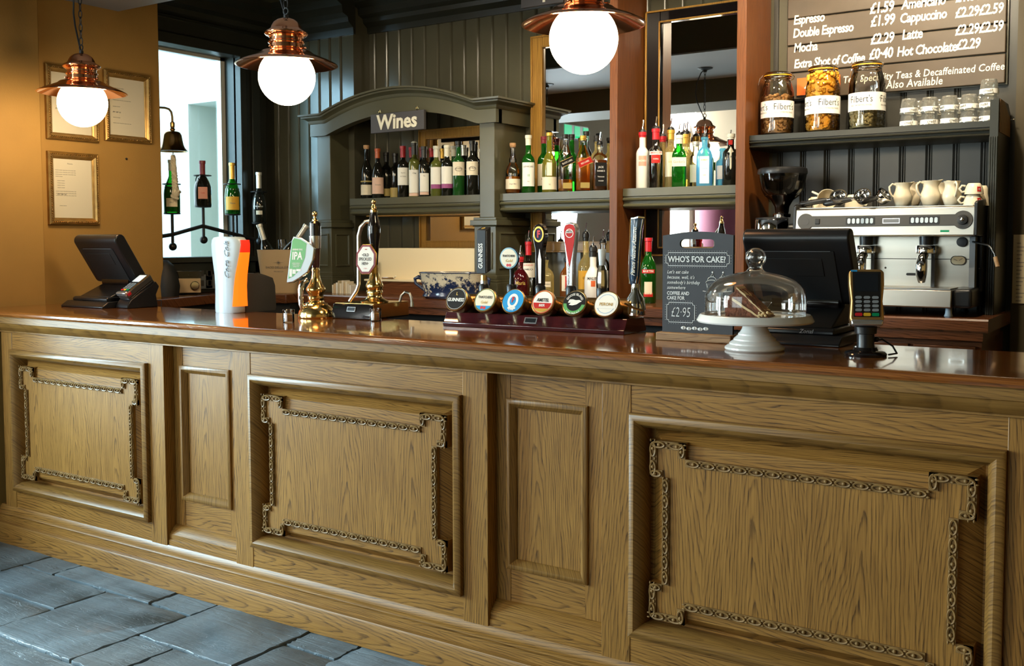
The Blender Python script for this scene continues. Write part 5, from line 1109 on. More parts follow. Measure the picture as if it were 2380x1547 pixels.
# ---- whisky shelf
G = 'whiskies on the shelf before the gold mirror'
def sp(px, ty, Y, zs, lab, **k): return bottle(lab, stand(px, Y, zs), height(px, ty, Y, zs), **k)
Y1, Y2 = 4.86, 4.965
sp(1192, 333, 4.85, zs1, 'whisky bottle with a bulbous neck and cream label, leftmost on its shelf', R=.041, hs=.40, hn=.78, rn=.014, kind='bulb', mat='clear_glass', liquid=('amber_glass', .34), labels=[(.09, .29, 1.35, 'cream_label', [('Single Malt', .5, .011, 'grey_ink')])], cap=('cork', .08), name='whisky_bottle', group=G)
sp(1228, 315, Y1, zs1, 'green whisky bottle with tall white label and white cap', R=.0375, hs=.52, hn=.70, rn=.0145, kind='bordeaux', mat='green_glass', liquid=('brown_glass', .55), labels=[(.12, .53, 1.05, 'white_label', [('LAPHROAIG', .82, .0135, 'ink'), ('10', .45, .018, 'green_plastic'), ('Islay', .2, .009, 'grey_ink')])], cap=('foil_white', .17), name='whisky_bottle', group=G)
sp(1264, 318, Y2, zs1, 'green whisky bottle with maroon cap behind the olive one', R=.0365, hs=.55, hn=.72, rn=.014, mat='green_glass', liquid=('brown_glass', .5), labels=[(.14, .52, 1.2, 'cream_label', [('MALT', .3, .012, 'ink')])], cap=('foil_maroon', .12), name='whisky_bottle', group=G)
sp(1277, 309, Y1, zs1, 'olive whisky bottle with yellow-topped cap and oval label', R=.0405, hs=.46, hn=.68, rn=.0145, kind='champagne', mat='olive_glass', liquid=('brown_glass', .5), labels=[(.05, .26, 1.3, 'cream_label', [('16', .4, .014, 'grey_ink')]), (.28, .50, .35, 'cream_label', [])], cap=('foil_gold', .05), name='whisky_bottle', group=G)
def slant(o, m, R, H, s_, w_=.040, z=.52):
    M = T(0, -R*.86-.0014, H*z) @ RY(radians(-24)); b = MB(m).box(-w_, w_, -.001, .0004, -.017, .017, M).use('gold_ink').box(-w_, w_, -.0012, .0002, .0155, .0175, M).box(-w_, w_, -.0012, .0002, -.0175, -.0155, M).build('slanted_label', parent=o, smooth=0)
    words(s_, .013, 'white_label', b, M @ T(0, -.0014, 0) @ FRONT, bold=.01, sx=.8, depth=.0001)
for px, ty, m, s_, lab, lm, lv in ((1314, 313, 'black_label', 'BLACK LABEL', 'square clear whisky bottle with slanted black label', 'amber_glass', .22), (1355, 316, 'red_label', 'RED LABEL', 'square whisky bottle full of amber with slanted red label', 'amber_glass', .60)):
    h = height(px, ty, Y1, zs1)
    o = sp(px, ty, Y1, zs1, lab, R=.040, hs=.58, hn=.84, rn=.0135, kind='cone', mat='clear_glass', square=1.0, liquid=(lm, lv), labels=[(.06, .16, .026, 'gold_label', [])], cap=('foil_black' if 'black' in lab else 'foil_gold', .08), name='whisky_bottle', group=G, turn=radians(18)); slant(o, m, .040, h, s_)
sp(1329, 313, Y2, zs1, 'plain green whisky bottle behind the slanted black label', R=.036, hs=.55, hn=.72, rn=.014, mat='green_glass', cap=('foil_black', .10), name='whisky_bottle', group=G)
sp(1363, 306, Y2, zs1, 'tall clear spirit bottle with dark stopper behind the slanted red label', R=.035, hs=.55, hn=.74, rn=.0135, kind='round', mat='clear_glass', cap=('foil_black', .07), name='whisky_bottle', group=G)
h = height(1394, 335, Y1, zs1)
sp(1394, 335, Y1, zs1, 'square whiskey bottle with black label and pourer next to the plank', R=.041, hs=.70, hn=.82, rn=.0145, kind='round', mat='clear_glass', square=1.0, liquid=('brown_glass', .66), labels=[(.10, .60, .030, 'black_label', [('JACK', .80, .015, 'white_label'), ("DANIEL'S", .64, .012, 'white_label'), ('Tennessee', .40, .010, 'white_label'), ('WHISKEY', .22, .008, 'white_label')])], pourer=True, name='whisky_bottle', group=G, turn=radians(10))
sp(1388, 316, Y2, zs1, 'dark-stoppered clear bottle behind the black labelled whiskey', R=.036, hs=.6, hn=.75, rn=.014, mat='pale_gold_glass', cap=('foil_black', .10), name='whisky_bottle', group=G)
# ---- vodka and gin shelf
G = 'vodkas and gins on the shelf before the black mirror'
Y1, Y2 = 4.865, 4.965
sp(1493, 308, Y1, zs2, 'white coconut liqueur bottle with pourer, leftmost on the gin shelf', R=.033, hs=.62, hn=.74, rn=.0165, kind='round', mat='white_bottle', labels=[(.40, .58, .62, 'salmon_label', [('ARCHERS', .5, .013, 'white_label')])], cap=('foil_red', .09), pourer=True, name='spirit_bottle', group=G)
sp(1524, 300, Y1, zs2, 'clear vodka bottle with red cap and red shield label', R=.0375, hs=.60, hn=.72, rn=.017, kind='round', mat='clear_glass', labels=[(.56, .62, 1.0, 'white_label', [('SMIRNOFF', .5, .017, 'red_ink')]), (.42, .555, .62, 'red_label', [('VODKA', .5, .010, 'white_label')])], cap=('foil_red', .18), pourer=True, name='spirit_bottle', group=G)
sp(1540, 318, 4.99, zs2, 'pale gold bottle with red cap in the back row of the gin shelf', R=.031, hs=.6, hn=.74, rn=.0155, mat='pale_gold_glass', cap=('foil_red', .10), pourer=True, name='spirit_bottle', group=G)
sp(1559, 303, 4.935, zs2, 'clear bottle with gold neck behind the green gin', R=.031, hs=.6, hn=.74, rn=.0165, mat='pale_gold_glass', labels=[(.2, .62, 1.1, 'cream_label', [('GOLD', .6, .012, 'gold_ink')])], cap=('foil_gold', .16), pourer=True, name='spirit_bottle', group=G)
sp(1578, 315, Y1, zs2, 'bright green square gin bottle with cream label', R=.042, hs=.58, hn=.78, rn=.0155, kind='round', mat='green_glass', square=1.0, labels=[(.40, .57, .036, 'cream_label', [("Gordon's", .5, .018, 'grey_ink')])], cap=('foil_white', .16), pourer=True, name='spirit_bottle', group=G)
sp(1592, 313, Y2, zs2, 'bottle with gold and red neck behind the green gin', R=.032, hs=.6, hn=.76, rn=.015, mat='pale_gold_glass', cap=('foil_gold', .17), pourer=True, name='spirit_bottle', group=G)
sp(1617, 330, Y2, zs2, 'pale clear bottle in the back row left of the blue gin', R=.032, hs=.62, hn=.76, rn=.015, mat='clear_glass', labels=[(.12, .5, 1.1, 'white_label', [])], cap=('foil_silver', .1), name='spirit_bottle', group=G)
sp(1637, 318, Y1, zs2, 'sky blue gin bottle standing alone before the mirror', R=.046, hs=.60, hn=.80, rn=.0145, kind='round', mat='blue_glass', square=1.0, liquid=('blue_glass', .55), labels=[(.06, .60, .023, 'white_label', [('BOMBAY', .86, .010, 'gold_ink'), ('SAPPHIRE', .55, .009, 'blue_print'), ('GIN', .3, .009, 'grey_ink')])], pourer=True, name='spirit_bottle', group=G)
sp(1679, 345, Y2, zs2, 'small pale bottle behind the diamond-labelled dark gin', R=.033, hs=.6, hn=.74, rn=.0145, mat='blue_glass', labels=[(.2, .55, 1.0, 'white_label', [])], name='spirit_bottle', group=G)
o = sp(1698, 312, Y1, zs2, 'black gin bottle with cream diamond label against the right plank', R=.040, hs=.62, hn=.74, rn=.016, kind='round', mat='wine_glass_dark', cap=('foil_white', .10), name='spirit_bottle', group=G)
d = MB('cream_label').loft([[(.0406*sin(u)*1.0, -.0406*cos(u), z+.135) for u, z in ((0, -.058), (.75, 0), (0, .058), (-.75, 0))], [(.0413*sin(u), -.0413*cos(u), z+.135) for u, z in ((0, -.058), (.75, 0), (0, .058), (-.75, 0))]]).build('diamond_label', parent=o, smooth=0)
words("HENDRICK'S", .014, 'ink', d, T(0, 0, .14), bend=.0425, sx=.8, depth=.0001)
MB('red_label').box(-.012, .008, -.042, -.036, .20, .222).build('neck_tag', parent=o)
# ---- bottles on the back counter, behind the taps
G = 'liqueur bottles on the back counter'
ZK = 1.1004; YK = 4.80
def bk(px, ty, lab, Y=YK, **k): return bottle(lab, stand(px, Y, ZK), height(px, ty, Y, ZK), name='liqueur_bottle', group=G, **k)
bk(1209, 597, 'dark red coffee liqueur bottle with pourer behind the round cider tap', R=.050, hs=.42, hn=.72, rn=.016, kind='round', mat='dark_red_glass', labels=[(.30, .46, .8, 'dark_red_glass', [('Maria', .5, .030, 'gold_ink')])], cap=('foil_red', .12), pourer=True, Y=4.70)
bk(1228, 562, 'clear aniseed liqueur bottle with red cap and white label', R=.041, hs=.54, hn=.66, rn=.0155, kind='round', mat='clear_glass', labels=[(.36, .62, 1.0, 'white_label', [('LUXARDO', .85, .0145, 'red_ink'), ('SAMBUCA', .55, .0145, 'ink')])], cap=('foil_red', .24), pourer=True, Y=4.86)
bk(1267, 603, 'broad clear bottle with etched sides behind the dark lager tap', R=.056, hs=.56, hn=.80, rn=.016, kind='round', mat='pale_gold_glass', square=1.0, labels=[(.30, .44, .030, 'cream_label', [('DISARONNO', .5, .011, 'ink')])], pourer=True, Y=4.80)
bk(1320, 600, 'dark rum bottle with colourful figure label behind the red tap', R=.043, hs=.55, hn=.80, rn=.017, kind='round', mat='brown_glass', liquid=('dark_red_glass', .6), labels=[(.22, .60, .85, 'cream_label', [('CAPTAIN', .1, .012, 'ink')]), (.26, .58, .35, 'red_label', [])], cap=('foil_black', .10), Y=4.74)
bk(1362, 545, 'tall bottle with yellow label and pourer behind the white coconut bottle', R=.044, hs=.46, hn=.66, rn=.0155, kind='round', mat='pale_gold_glass', labels=[(.15, .44, 1.1, 'yellow_label', [('ORO', .6, .018, 'ink')])], cap=('foil_black', .10), pourer=True, Y=4.90)
bk(1379, 577, 'white coconut rum bottle with palm badge', R=.046, hs=.38, hn=.66, rn=.017, kind='champagne', mat='white_bottle', labels=[(.40, .46, 1.0, 'white_bottle', [('MALIBU', .5, .022, 'ink')]), (.28, .39, .25, 'foil_orange', [])], cap=('foil_black', .16), pourer=True, Y=4.72)
bk(1402, 562, 'clear bottle with pourer reflected in the mirror, next to the left plank', R=.036, hs=.56, hn=.72, rn=.0155, kind='round', mat='clear_glass', labels=[(.2, .5, .9, 'white_label', [])], pourer=True, Y=4.92)
bk(1508, 553, 'green vermouth bottle with red cap right of the chrome-trimmed tap', R=.040, hs=.52, hn=.74, rn=.0155, kind='champagne', mat='green_glass', liquid=('wine_glass_dark', .52), labels=[(.46, .52, .9, 'red_label', [('MARTINI', .5, .017, 'white_label')]), (.14, .33, .5, 'cream_label', []), (.10, .16, .6, 'red_label', [])], cap=('foil_red', .21), Y=4.72)
# ---- champagne in the wall rack
G = 'champagne bottles in the iron wall rack'
for (px, ytop, yb_, yr_), top_px, mt_, cp, lbs, lab in zip(holders, (372, 374, 379, 401), ('green_glass', 'wine_glass_dark', 'green_glass', 'wine_glass_dark'), (('foil_white', .2), ('foil_maroon', .30), ('foil_gold', .36), ('foil_silver', .34)),
        ([(.12, .28, .7, 'cream_label', [('BRUT', .5, .012, 'grey_ink')])], [(.16, .42, .55, 'salmon_label', [('Cuvée', .5, .011, 'red_ink')])], [(.08, .34, .95, 'yellow_label', [('Veuve', .5, .016, 'grey_ink')])], [(.30, .34, .8, 'wine_glass_dark', [('PROSECCO', .5, .012, 'white_label')]), (.16, .24, .42, 'cream_label', [])]),
        ('green champagne bottle behind the bell rope in the iron rack', 'dark champagne bottle with maroon neck and round salmon label', 'green champagne bottle with gold neck and yellow label', 'black prosecco bottle with silver neck at the right end of the iron rack')):
    a = rk(px, ytop); z = a.z+.0042; tp_ = rk(px, top_px).z
    bottle(lab, (a.x, a.y, z), tp_-z, .0475 if 'salmon' not in lab else .0515, .36, .70, .0155, 'champagne' if 'salmon' not in lab else 'round', mt_, lbs, cp, group=G, name='champagne_bottle', liquid=('wine_glass_green', .5) if mt_ == 'green_glass' else None)
# ---- champagne bucket with two bottles and flutes
pb_ = at(652, 600, Y=4.50)
bk_ = thing('champagne_bucket', 'cream tapered champagne bucket with printed name on the back counter', 'ice bucket', (pb_.x, 4.50, ZK), facing(pb_.x, 4.5)-radians(8))
wtop, wbot = .138, .105; hb = at(652, 581, Y=4.46).z-ZK
def oval(w_, d, z): return [(w_*(abs(cos(a))**.55)*(1 if cos(a) >= 0 else -1), d*(abs(sin(a))**.55)*(1 if sin(a) >= 0 else -1), z) for a in [2*pi*k/48 for k in range(48)]]
MB('bucket_cream').loft([oval(wbot, .075, 0), oval(wbot+.004, .079, .01), oval(wtop, .10, hb), oval(wtop+.002, .102, hb+.003), oval(wtop-.004, .096, hb+.003), oval(wtop-.006, .094, hb-.01), oval(wbot, .07, .02)]).build('pail', parent=bk_, smooth=50)
MT = T(0, -.0935, hb*.60) @ RX(radians(5))
words('BACIO DELLA LUNA', .019, 'grey_ink', bk_, MT @ T(0, 0, .0) @ FRONT, depth=.0008, sx=.9); words('PROSECCO', .011, 'grey_ink', bk_, MT @ T(0, .002, -.026) @ FRONT, depth=.0008)
st = MB('grey_ink')
for a, l in ((0, .034), (pi, .034), (pi/2, .018), (-pi/2, .018), (.7, .016), (2.4, .016), (-.7, .016), (-2.4, .016)): st.prism([(0, -.0016), (l, 0), (0, .0016)], -.001, .0005, 'y', MT @ T(0, -.0005, .030) @ RY(-a))
st.build('star_emblem', parent=bk_, smooth=0)
for yy, zz, dx, ry, lab in ((.03, .12, -.045, -16, 'black prosecco bottle with silver neck leaning left in the champagne bucket'), (-.030, .155, -.01, 34, 'black prosecco bottle with silver neck leaning far right in the champagne bucket')):
    F_ = facing(pb_.x, 4.5)-radians(8); c = Vector((dx, yy, zz))
    M = T(pb_.x, 4.50, ZK) @ RZ(F_) @ T(*c) @ RY(radians(ry)); e = M.to_euler()
    bottle(lab, (M.translation.x, M.translation.y, M.translation.z), .315, .040, .40, .70, .0155, 'champagne', 'wine_glass_dark', [(.30, .42, .8, 'black_label', [])], ('foil_silver', .38), group='prosecco bottles in the bucket', name='prosecco_bottle', rot=e)
for px, dx, ry, lab in ((628, .022, -5, 'champagne flute standing between the two bottles in the bucket'),):
    M = T(pb_.x, 4.50, ZK) @ RZ(facing(pb_.x, 4.5)-radians(8)) @ T(dx, .045, .13) @ RY(radians(ry))
    fl_ = thing('champagne_flute', lab, 'glass', M.translation, rot=M.to_euler())
    MB('clear_glass').lathe([(.030, 0), (.028, .003), (.004, .006), (.0035, .05), (.006, .058), (.018, .08), (.026, .12), (.028, .15), (.025, .20), (.024, .20), (.026, .15), (.024, .12), (.016, .084), (0, .066)], 28).build('bowl', parent=fl_, smooth=70)
# ---- little row of pale books by the left column
x0 = at(777, 670, Y=4.62).x; hs_ = (.052, .060, .066, .078, .062, .080, .066, .074, .060, .052); xx = 0
cols_ = ('cream_label', 'bucket_cream', 'white_label', 'notice_card', 'cream_label', 'paper', 'bucket_cream', 'cream_label', 'paper', 'white_label')
for k in range(10):
    t_ = .010+.006*(k*5 % 3)/2
    o = tag(MB(cols_[k]).box(0, t_, 0, .06, 0, hs_[k]).build('booklet', bevel=.001), ('shortest, at the left end', 'second from the left', 'third from the left', 'first tall one', 'fifth from the left', 'tallest in the row', 'seventh from the left', 'eighth from the left', 'ninth from the left', 'last at the right end')[k]+' of the little pale booklets by the left column', 'book', 'pale booklets in a row')
    o.location = (x0+xx, 4.60, ZK); xx += t_+.003
# ---- cream box, card, tongs and the blue and white planter
pl0, pr0 = at(855, 600, Y=4.72), at(1103, 600, Y=4.72); zt_ = at(980, 577, Y=4.72).z
cx0 = thing('cream_unit', 'large plain cream box unit on dark plinth between the cabinet columns', 'storage unit', (0, 0, 0))
zl = at(960, 652, Y=4.60).z
MB('cream_box').box(pl0.x+.02, -3.44, 4.76, 4.98, zl-.01, zt_).build('back_box', parent=cx0, bevel=.004)
MB('cream_box').box(pl0.x+.02, -3.44, 4.66, 4.76, zl-.012, zl).build('ledge', parent=cx0, bevel=.003)
MB('back_counter_wood').box(pl0.x+.03, -3.45, 4.67, 4.97, ZK, zl-.0125).build('plinth', parent=cx0)
p = at(869, 649, Y=4.73)
tag(MB('gloss_black').box(p.x-.03, p.x+.03, 4.730, 4.734, zl+.001, at(869, 606, Y=4.73).z).build('menu_card', bevel=.001), 'small black card propped against the cream box behind the octagonal clip', 'card')
p = at(903, 645, Y=4.70)
tag(MB('chrome').box(p.x-.045, p.x+.05, 4.69, 4.705, zl+.001, zl+.012).tube([(p.x+.05, 4.697, zl+.008), (p.x+.062, 4.697, zl+.02)], .004, 8).build('bar_tongs', bevel=.002), 'silver tongs lying on the cream ledge right of the black card', 'tongs')
p = at(1019, 695, Z=ZK)
plt = thing('planter', 'oval blue and white pottery planter with dark handles on the back counter', 'planter', (p.x+.02, 4.53, ZK), radians(12))
m_, t_, b_ = nt('willow_china'); b_.inputs['Roughness'].default_value = .14
tc = N(t_, 'ShaderNodeTexCoord'); n1 = N(t_, 'ShaderNodeTexNoise', Scale=26.0, Detail=6.0, Roughness=.75); L(t_, tc.outputs['Object'], n1.inputs['Vector'])
sp_ = N(t_, 'ShaderNodeSeparateXYZ'); L(t_, tc.outputs['Object'], sp_.inputs[0])
mr = N(t_, 'ShaderNodeMapRange'); L(t_, sp_.outputs[2], mr.inputs[0]); mr.inputs[1].default_value = .0; mr.inputs[2].default_value = .125; mr.inputs[3].default_value = .12; mr.inputs[4].default_value = -.14
ad = N(t_, 'ShaderNodeMath', operation='ADD'); L(t_, n1.outputs['Fac'], ad.inputs[0]); L(t_, mr.outputs[0], ad.inputs[1])
cr = N(t_, 'ShaderNodeValToRGB'); L(t_, ad.outputs[0], cr.inputs[0]); e = cr.color_ramp.elements; e[0].position = .40; e[0].color = (.70, .62, .46, 1); e[1].position = .47; e[1].color = (.018, .028, .075, 1)
L(t_, cr.outputs[0], b_.inputs['Base Color'])
hw = (at(1082, 650, Y=4.53).x-at(955, 650, Y=4.53).x)/2; hp = at(1020, 634, Y=4.48).z-ZK
ov = lambda w_, d, z: [(w_*cos(a), d*sin(a), z) for a in [2*pi*k/48 for k in range(48)]]
MB('willow_china').loft([ov(hw*.80, .075, 0), ov(hw*.92, .088, .012), ov(hw*.86, .082, .035), ov(hw*.90, .088, .06), ov(hw*.96, .096, hp-.03), ov(hw, .102, hp-.004), ov(hw+.002, .104, hp), ov(hw*.95, .098, hp), ov(hw*.9, .09, hp-.03), ov(hw*.8, .07, .02)]).build('pot', parent=plt, smooth=60)
for q in (-1, 1): MB('blue_glaze').tube([(q*hw*.94, 0, hp-.035), (q*(hw+.010), 0, hp-.025), (q*(hw+.034), 0, hp-.035), (q*(hw+.030), 0, hp-.06), (q*(hw-.01), 0, hp-.085), (q*hw*.86, 0, hp-.095)], [.010, .012, .010, .009, .010, .012], 10).build('handle', parent=plt, smooth=80)
MB('blue_glaze').tube([(x, y, z+.001) for x, y, z in ov(hw, .102, hp)], .003, 6, closed=True).build('rim', parent=plt)
# ================================================================ COFFEE BAY
# ---- snack jars
def lumps(mat, R, z0, z1, n, r, parent, top=True, sc=(1, 1, 1)):
    b = MB(mat); rr = random.Random(n)
    b.lathe([(0, z0), (R*.84, z0), (R*.84, z1-r), (0, z1-r)], 24)
    for k in range(n):
        if top and k % 4 == 0: a, q, z = rr.uniform(0, 2*pi), R*.9*math.sqrt(rr.random()), z1+rr.uniform(-r, r)
        else: a, q, z = rr.uniform(0, 2*pi), R*.88, rr.uniform(z0+r*.6, z1)
        s_ = rr.uniform(.75, 1.25)
        b.ball((q*cos(a), q*sin(a), z), r*s_, 7, 5, (rr.uniform(.8, 1.3), rr.uniform(.8, 1.3), rr.uniform(.7, 1.1)))
    o = b.build('snacks', parent=parent, smooth=80); o['kind'] = 'stuff'; return o
def jar(lab, px, ptop, pbot, R, mat, fill, n, r, shift, tilt):
    Y = 4.875; p = at(px, pbot, Y=Y); H = at(px, ptop, Y=Y).z-zc
    o = thing('storage_jar', lab, 'jar', (p.x, Y, zc+.0006), facing(p.x, Y), group='clip-top snack jars on the coffee shelf')
    MB('clear_glass').lathe([(0, .006), (R*.86, .004), (R*.93, .001), (R*.985, .012), (R, .03), (R, H*.60), (R*.975, H*.70), (R*.86, H*.80), (R*.78, H*.85), (R*.77, H*.90), (R*.83, H*.915), (R*.83, H*.925), (R*.74, H*.925)], 40).build('glass', parent=o, smooth=60)
    MB('corn_nut').lathe([(R*.76, H*.925), (R*.85, H*.927), (R*.85, H*.942), (R*.76, H*.944)], 36).build('rubber_seal', parent=o, smooth=30)['label'] = 'orange rubber seal'
    MB('clear_glass').lathe([(R*.84, H*.944), (R*.84, H*.965), (R*.76, H*.985), (R*.5, H*.995), (0, H)], 36).build('lid', parent=o, smooth=60)
    w_ = MB('chrome').ring((0, 0, H*.905), R*.79, .0016, 36, 5).ring((0, 0, H*.958), R*.855, .0016, 36, 5)
    for a in (tilt, tilt+pi):
        c_, s_ = cos(a), sin(a); w_.tube([(R*.80*c_, R*.80*s_, H*.86), (R*.95*c_, R*.95*s_, H*.885), (R*1.0*c_, R*1.0*s_, H*.92), (R*.9*c_, R*.9*s_, H*.955)], .0018, 6)
    w_.tube([(R*1.0*cos(tilt)-.004, R*1.0*sin(tilt), H*.92), (R*1.12*cos(tilt), R*1.12*sin(tilt), H*.86), (R*1.15*cos(tilt), R*1.15*sin(tilt), H*.80)], .0022, 6)
    w_.build('wire_clip', parent=o)
    lb = MB('white_label').lathe([(R+.0006, H*.27), (R+.001, H*.27), (R+.001, H*.53), (R+.0006, H*.53)], 40).build('paper_band', parent=o, smooth=60)
    for k in range(-1, 2):
        a = k*1.75+shift; M = RZ(a)
        words("Filbert's", .044, 'ink', lb, M @ T(0, 0, H*.43), bend=R+.0014, sx=.78, depth=.0001, bold=-.004); words('Mr', .017, 'grey_ink', lb, RZ(a-.62) @ T(0, 0, H*.44), bend=R+.0014, sx=.8, depth=.0001)
        words('REALLY INTERESTING SNACKS', .0105, 'grey_ink', lb, M @ T(0, 0, H*.345), bend=R+.0014, sx=.68, depth=.0001)
    lumps(mat, R*.95, .012, H*fill, n, r, o)
    return o
jar('clip-top jar half filled with roasted nuts, nearest the wooden plank', 1806, 168, 311, .0775, 'hazelnut', .60, 330, .0078, .45, pi)
jar('clip-top jar filled to the neck with yellow corn snacks', 1911, 153, 305, .0795, 'corn_nut', .86, 520, .0085, .42, -.9)
jar('clip-top jar nearly empty with dried peas at the bottom', 2014, 143, 299, .0815, 'dry_pea', .27, 260, .0078, -.35, 2.5)
# ---- upturned tumblers
tb0 = thing('tumbler', 'x', 'glass', (0, 0, 0), group='upturned tumblers stacked on the coffee shelf')
MB('cut_glass').lathe([(.0385, 0), (.0392, .002), (.0375, .018), (.034, .046), (.031, .064), (.030, .067), (.026, .068), (.020, .064), (0, .064)], 30, flute=10, fl=.012).lathe([(.0355, .001), (.0345, .016), (.031, .044), (.027, .054), (0, .054)], 30).build('glass', parent=tb0, smooth=60)
lbt = MB('white_label').lathe([(.0386, .006), (.0389, .006), (.0378, .026), (.0375, .026)], 30).build('paper_band', parent=tb0, smooth=60)
for k in range(3): words("Filbert's", .017, 'ink', lbt, RZ(2.1*k) @ T(0, 0, .016) @ RX(0), bend=.0391, sx=-.7, depth=.0001)
first = True; hgt = .0575
def place_tumbler(lab, x, y, z, rz):
    global first
    o = tb0 if first else copy_tree(tb0); first = False
    o.location = (x, y, z); o.rotation_euler = (0, 0, rz); o['label'] = lab
nth = ('leftmost', 'second from left', 'third from left', 'fourth from left', 'tallest, rightmost')
lev = {2: ('lower', 'upper'), 3: ('bottom', 'middle', 'top')}
for k, (px, n) in enumerate(((2112, 2), (2160, 2), (2206, 2), (2252, 2), (2297, 3))):
    Y = 4.835; x = at(px, 285, Y=Y).x
    for q in range(n): place_tumbler('%s upturned tumbler of the %s front stack on the coffee shelf' % (lev[n][q], nth[k]), x, Y, zc+.0006+hgt*q, facing(x, Y)+.25*k+.5*q)
for k, px in enumerate((2135, 2184, 2231, 2279)):
    Y = 4.94; x = at(px, 285, Y=Y).x
    for q in range(2): place_tumbler('%s upturned tumbler of the %s stack in the back row on the coffee shelf' % (lev[2][q], ('first', 'second', 'third', 'last')[k]), x, Y, zc+.0006+hgt*q, facing(x, Y)+.4*k+.3*q)
# ---- grinder
gx = at(1818, 450, Y=4.72).x
gr = thing('coffee_grinder', 'coffee grinder with smoky bean hopper left of the espresso machine', 'coffee grinder', (gx, 4.72, ZK), facing(gx, 4.72))
gz = lambda py: at(1818, py, Y=4.72).z-ZK
MB('black_plastic').box(-.09, .09, -.09, .16, 0, .05).box(-.075, .075, -.02, .15, .05, gz(520)).build('body', parent=gr, bevel=.02, seg=4)
MB('chrome').lathe([(0, gz(556)-.14), (.075, gz(556)-.13), (.078, gz(548)), (.078, gz(512)), (.074, gz(509)), (0, gz(508))], 40, T(-.045, -.02, 0)).build('doser', parent=gr, smooth=50)
MB('black_plastic').lathe([(0, gz(509)), (.076, gz(510)), (.074, gz(506)), (.03, gz(504)), (0, gz(504))], 36, T(-.045, -.02, 0)).build('doser_lid', parent=gr)
MB('chrome').lathe([(0, gz(505)), (.040, gz(505)), (.042, gz(498)), (.038, gz(496)), (0, gz(496))], 28).build('collar', parent=gr)
hp_ = [(.030, gz(496)), (.034, gz(480)), (.050, gz(466)), (.080, gz(455)), (.098, gz(440)), (.108, gz(415)), (.111, gz(403))]
MB('smoke_glass').lathe(hp_, 44).build('hopper', parent=gr, smooth=70)
bb = MB('beans').lathe([(0, hp_[0][1])]+[(r-.004, z) for r, z in hp_[:4]]+[(0, gz(452))], 32); rr = random.Random(4)
for k in range(200):
    a = rr.uniform(0, 2*pi); r_ = .078*math.sqrt(rr.random()); bb.ball((r_*cos(a), r_*sin(a), gz(454)), .0055, 7, 5, (1.3, .8, .7))
bb.build('coffee_beans', parent=gr, smooth=80)['kind'] = 'stuff'
MB('black_plastic').lathe([(0, gz(404)), (.113, gz(405)), (.115, gz(400)), (.112, gz(393)), (.1, gz(390)), (0, gz(389))], 44).build('hopper_lid', parent=gr, smooth=40)
# ---- espresso machine
YE = 4.53; ex = at(2058, 540, Y=YE).x
em = thing('espresso_machine', 'two-group steel espresso machine with grey control band', 'coffee machine', (ex, YE, ZK))
def ep(px, py, y=0.0): q = at(px, py, Y=YE+y); return q.x-ex, q.z-ZK
xl_, xr_ = ep(1843, 515)[0], ep(2267, 515)[0]; zb_, zt2 = ep(2055, 549)[1], ep(2055, 481)[1]
MB('matt_black').box(xl_+.03, xr_-.02, .13, .46, .05, zb_).box(xl_, xr_+.004, .02, .46, zb_+.002, zt2-.01).build('chassis', parent=em, bevel=.006)
fas = MB('steel').prism([(0, zb_), (-.004, zb_+.004), (.006, zt2-.006), (.016, zt2), (.03, zt2), (.03, zb_)], xl_+.012, xr_-.004, 'x').build('fascia', parent=em, bevel=.002)
for q, x in ((-1, xl_), (1, xr_)): MB('black_plastic').prism([(-.003, zb_+.002), (.002, zt2+.012), (.03, zt2+.02), (.44, zt2+.05), (.46, zt2+.03), (.46, .10), (.14, .10), (.13, zb_)], min(x, x-q*.014)+(.008*q if q > 0 else 0), max(x, x-q*.014)+(.008*q if q > 0 else 0), 'x').build('side_panel', parent=em, bevel=.003)
c1x, cz = ep(1873, 515); c2x, cz2 = ep(2238, 511); r1, r2 = .036, .038; bz = .034*.62
cz = (cz+cz2)/2
band = [(c1x+r1*cos(a), cz+r1*sin(a)) for a in [radians(42+k*(276/22)) for k in range(23)]]+[(c2x+r2*cos(a), cz+r2*sin(a)) for a in [radians(-142+k*(284/22)) for k in range(23)]]
FT = T(0, .0025, 0) @ T(0, 0, cz) @ RX(radians(-4.2)) @ T(0, 0, -cz)
MB('fascia_grey').prism(band, -.0075, 0, 'y', FT).build('control_band', parent=fas, bevel=.001)
def panel_px(a, b_): return ep(a, 512)[0], ep(b_, 512)[0]
for a, b_ in ((1967, 2034), (2114, 2184)):
    x0, x1 = panel_px(a, b_); kp = MB('iron_black').prism(rrect(x0, x1, cz-.016, cz+.016, .003, 3), -.0095, -.007, 'y', FT).build('button_panel', parent=fas)
    for k in range(6):
        x = x0+(x1-x0)*(k+.72)/6.4; MB('white_plastic').prism(rrect(x-.0065, x+.0065, cz-.0115, cz+.0115, .006, 5), -.0115, -.009, 'y', FT).build('button', parent=kp)
x0, x1 = panel_px(2052, 2092); MB('silver_plastic').prism(rrect(x0, x1, cz-.012, cz+.010, .001, 2), -.009, -.007, 'y', FT).use('mid_grey_plastic').prism(rrect(x0+.003, x1-.003, cz-.009, cz+.007, .001, 2), -.0098, -.009, 'y', FT).build('display', parent=fas)
x0, _ = panel_px(1901, 1910); MB('iron_black').box(x0-.010, x0+.010, -.012, -.007, cz-.012, cz+.012, FT).build('rocker_switch', parent=fas, bevel=.002)
MB('dark_grey_plastic').lathe([(0, 0), (.016, 0), (.016, .001), (0, .001)], 28, FT @ T(c1x, -.0075, cz) @ RX(pi/2)).build('dial_plate', parent=fas)
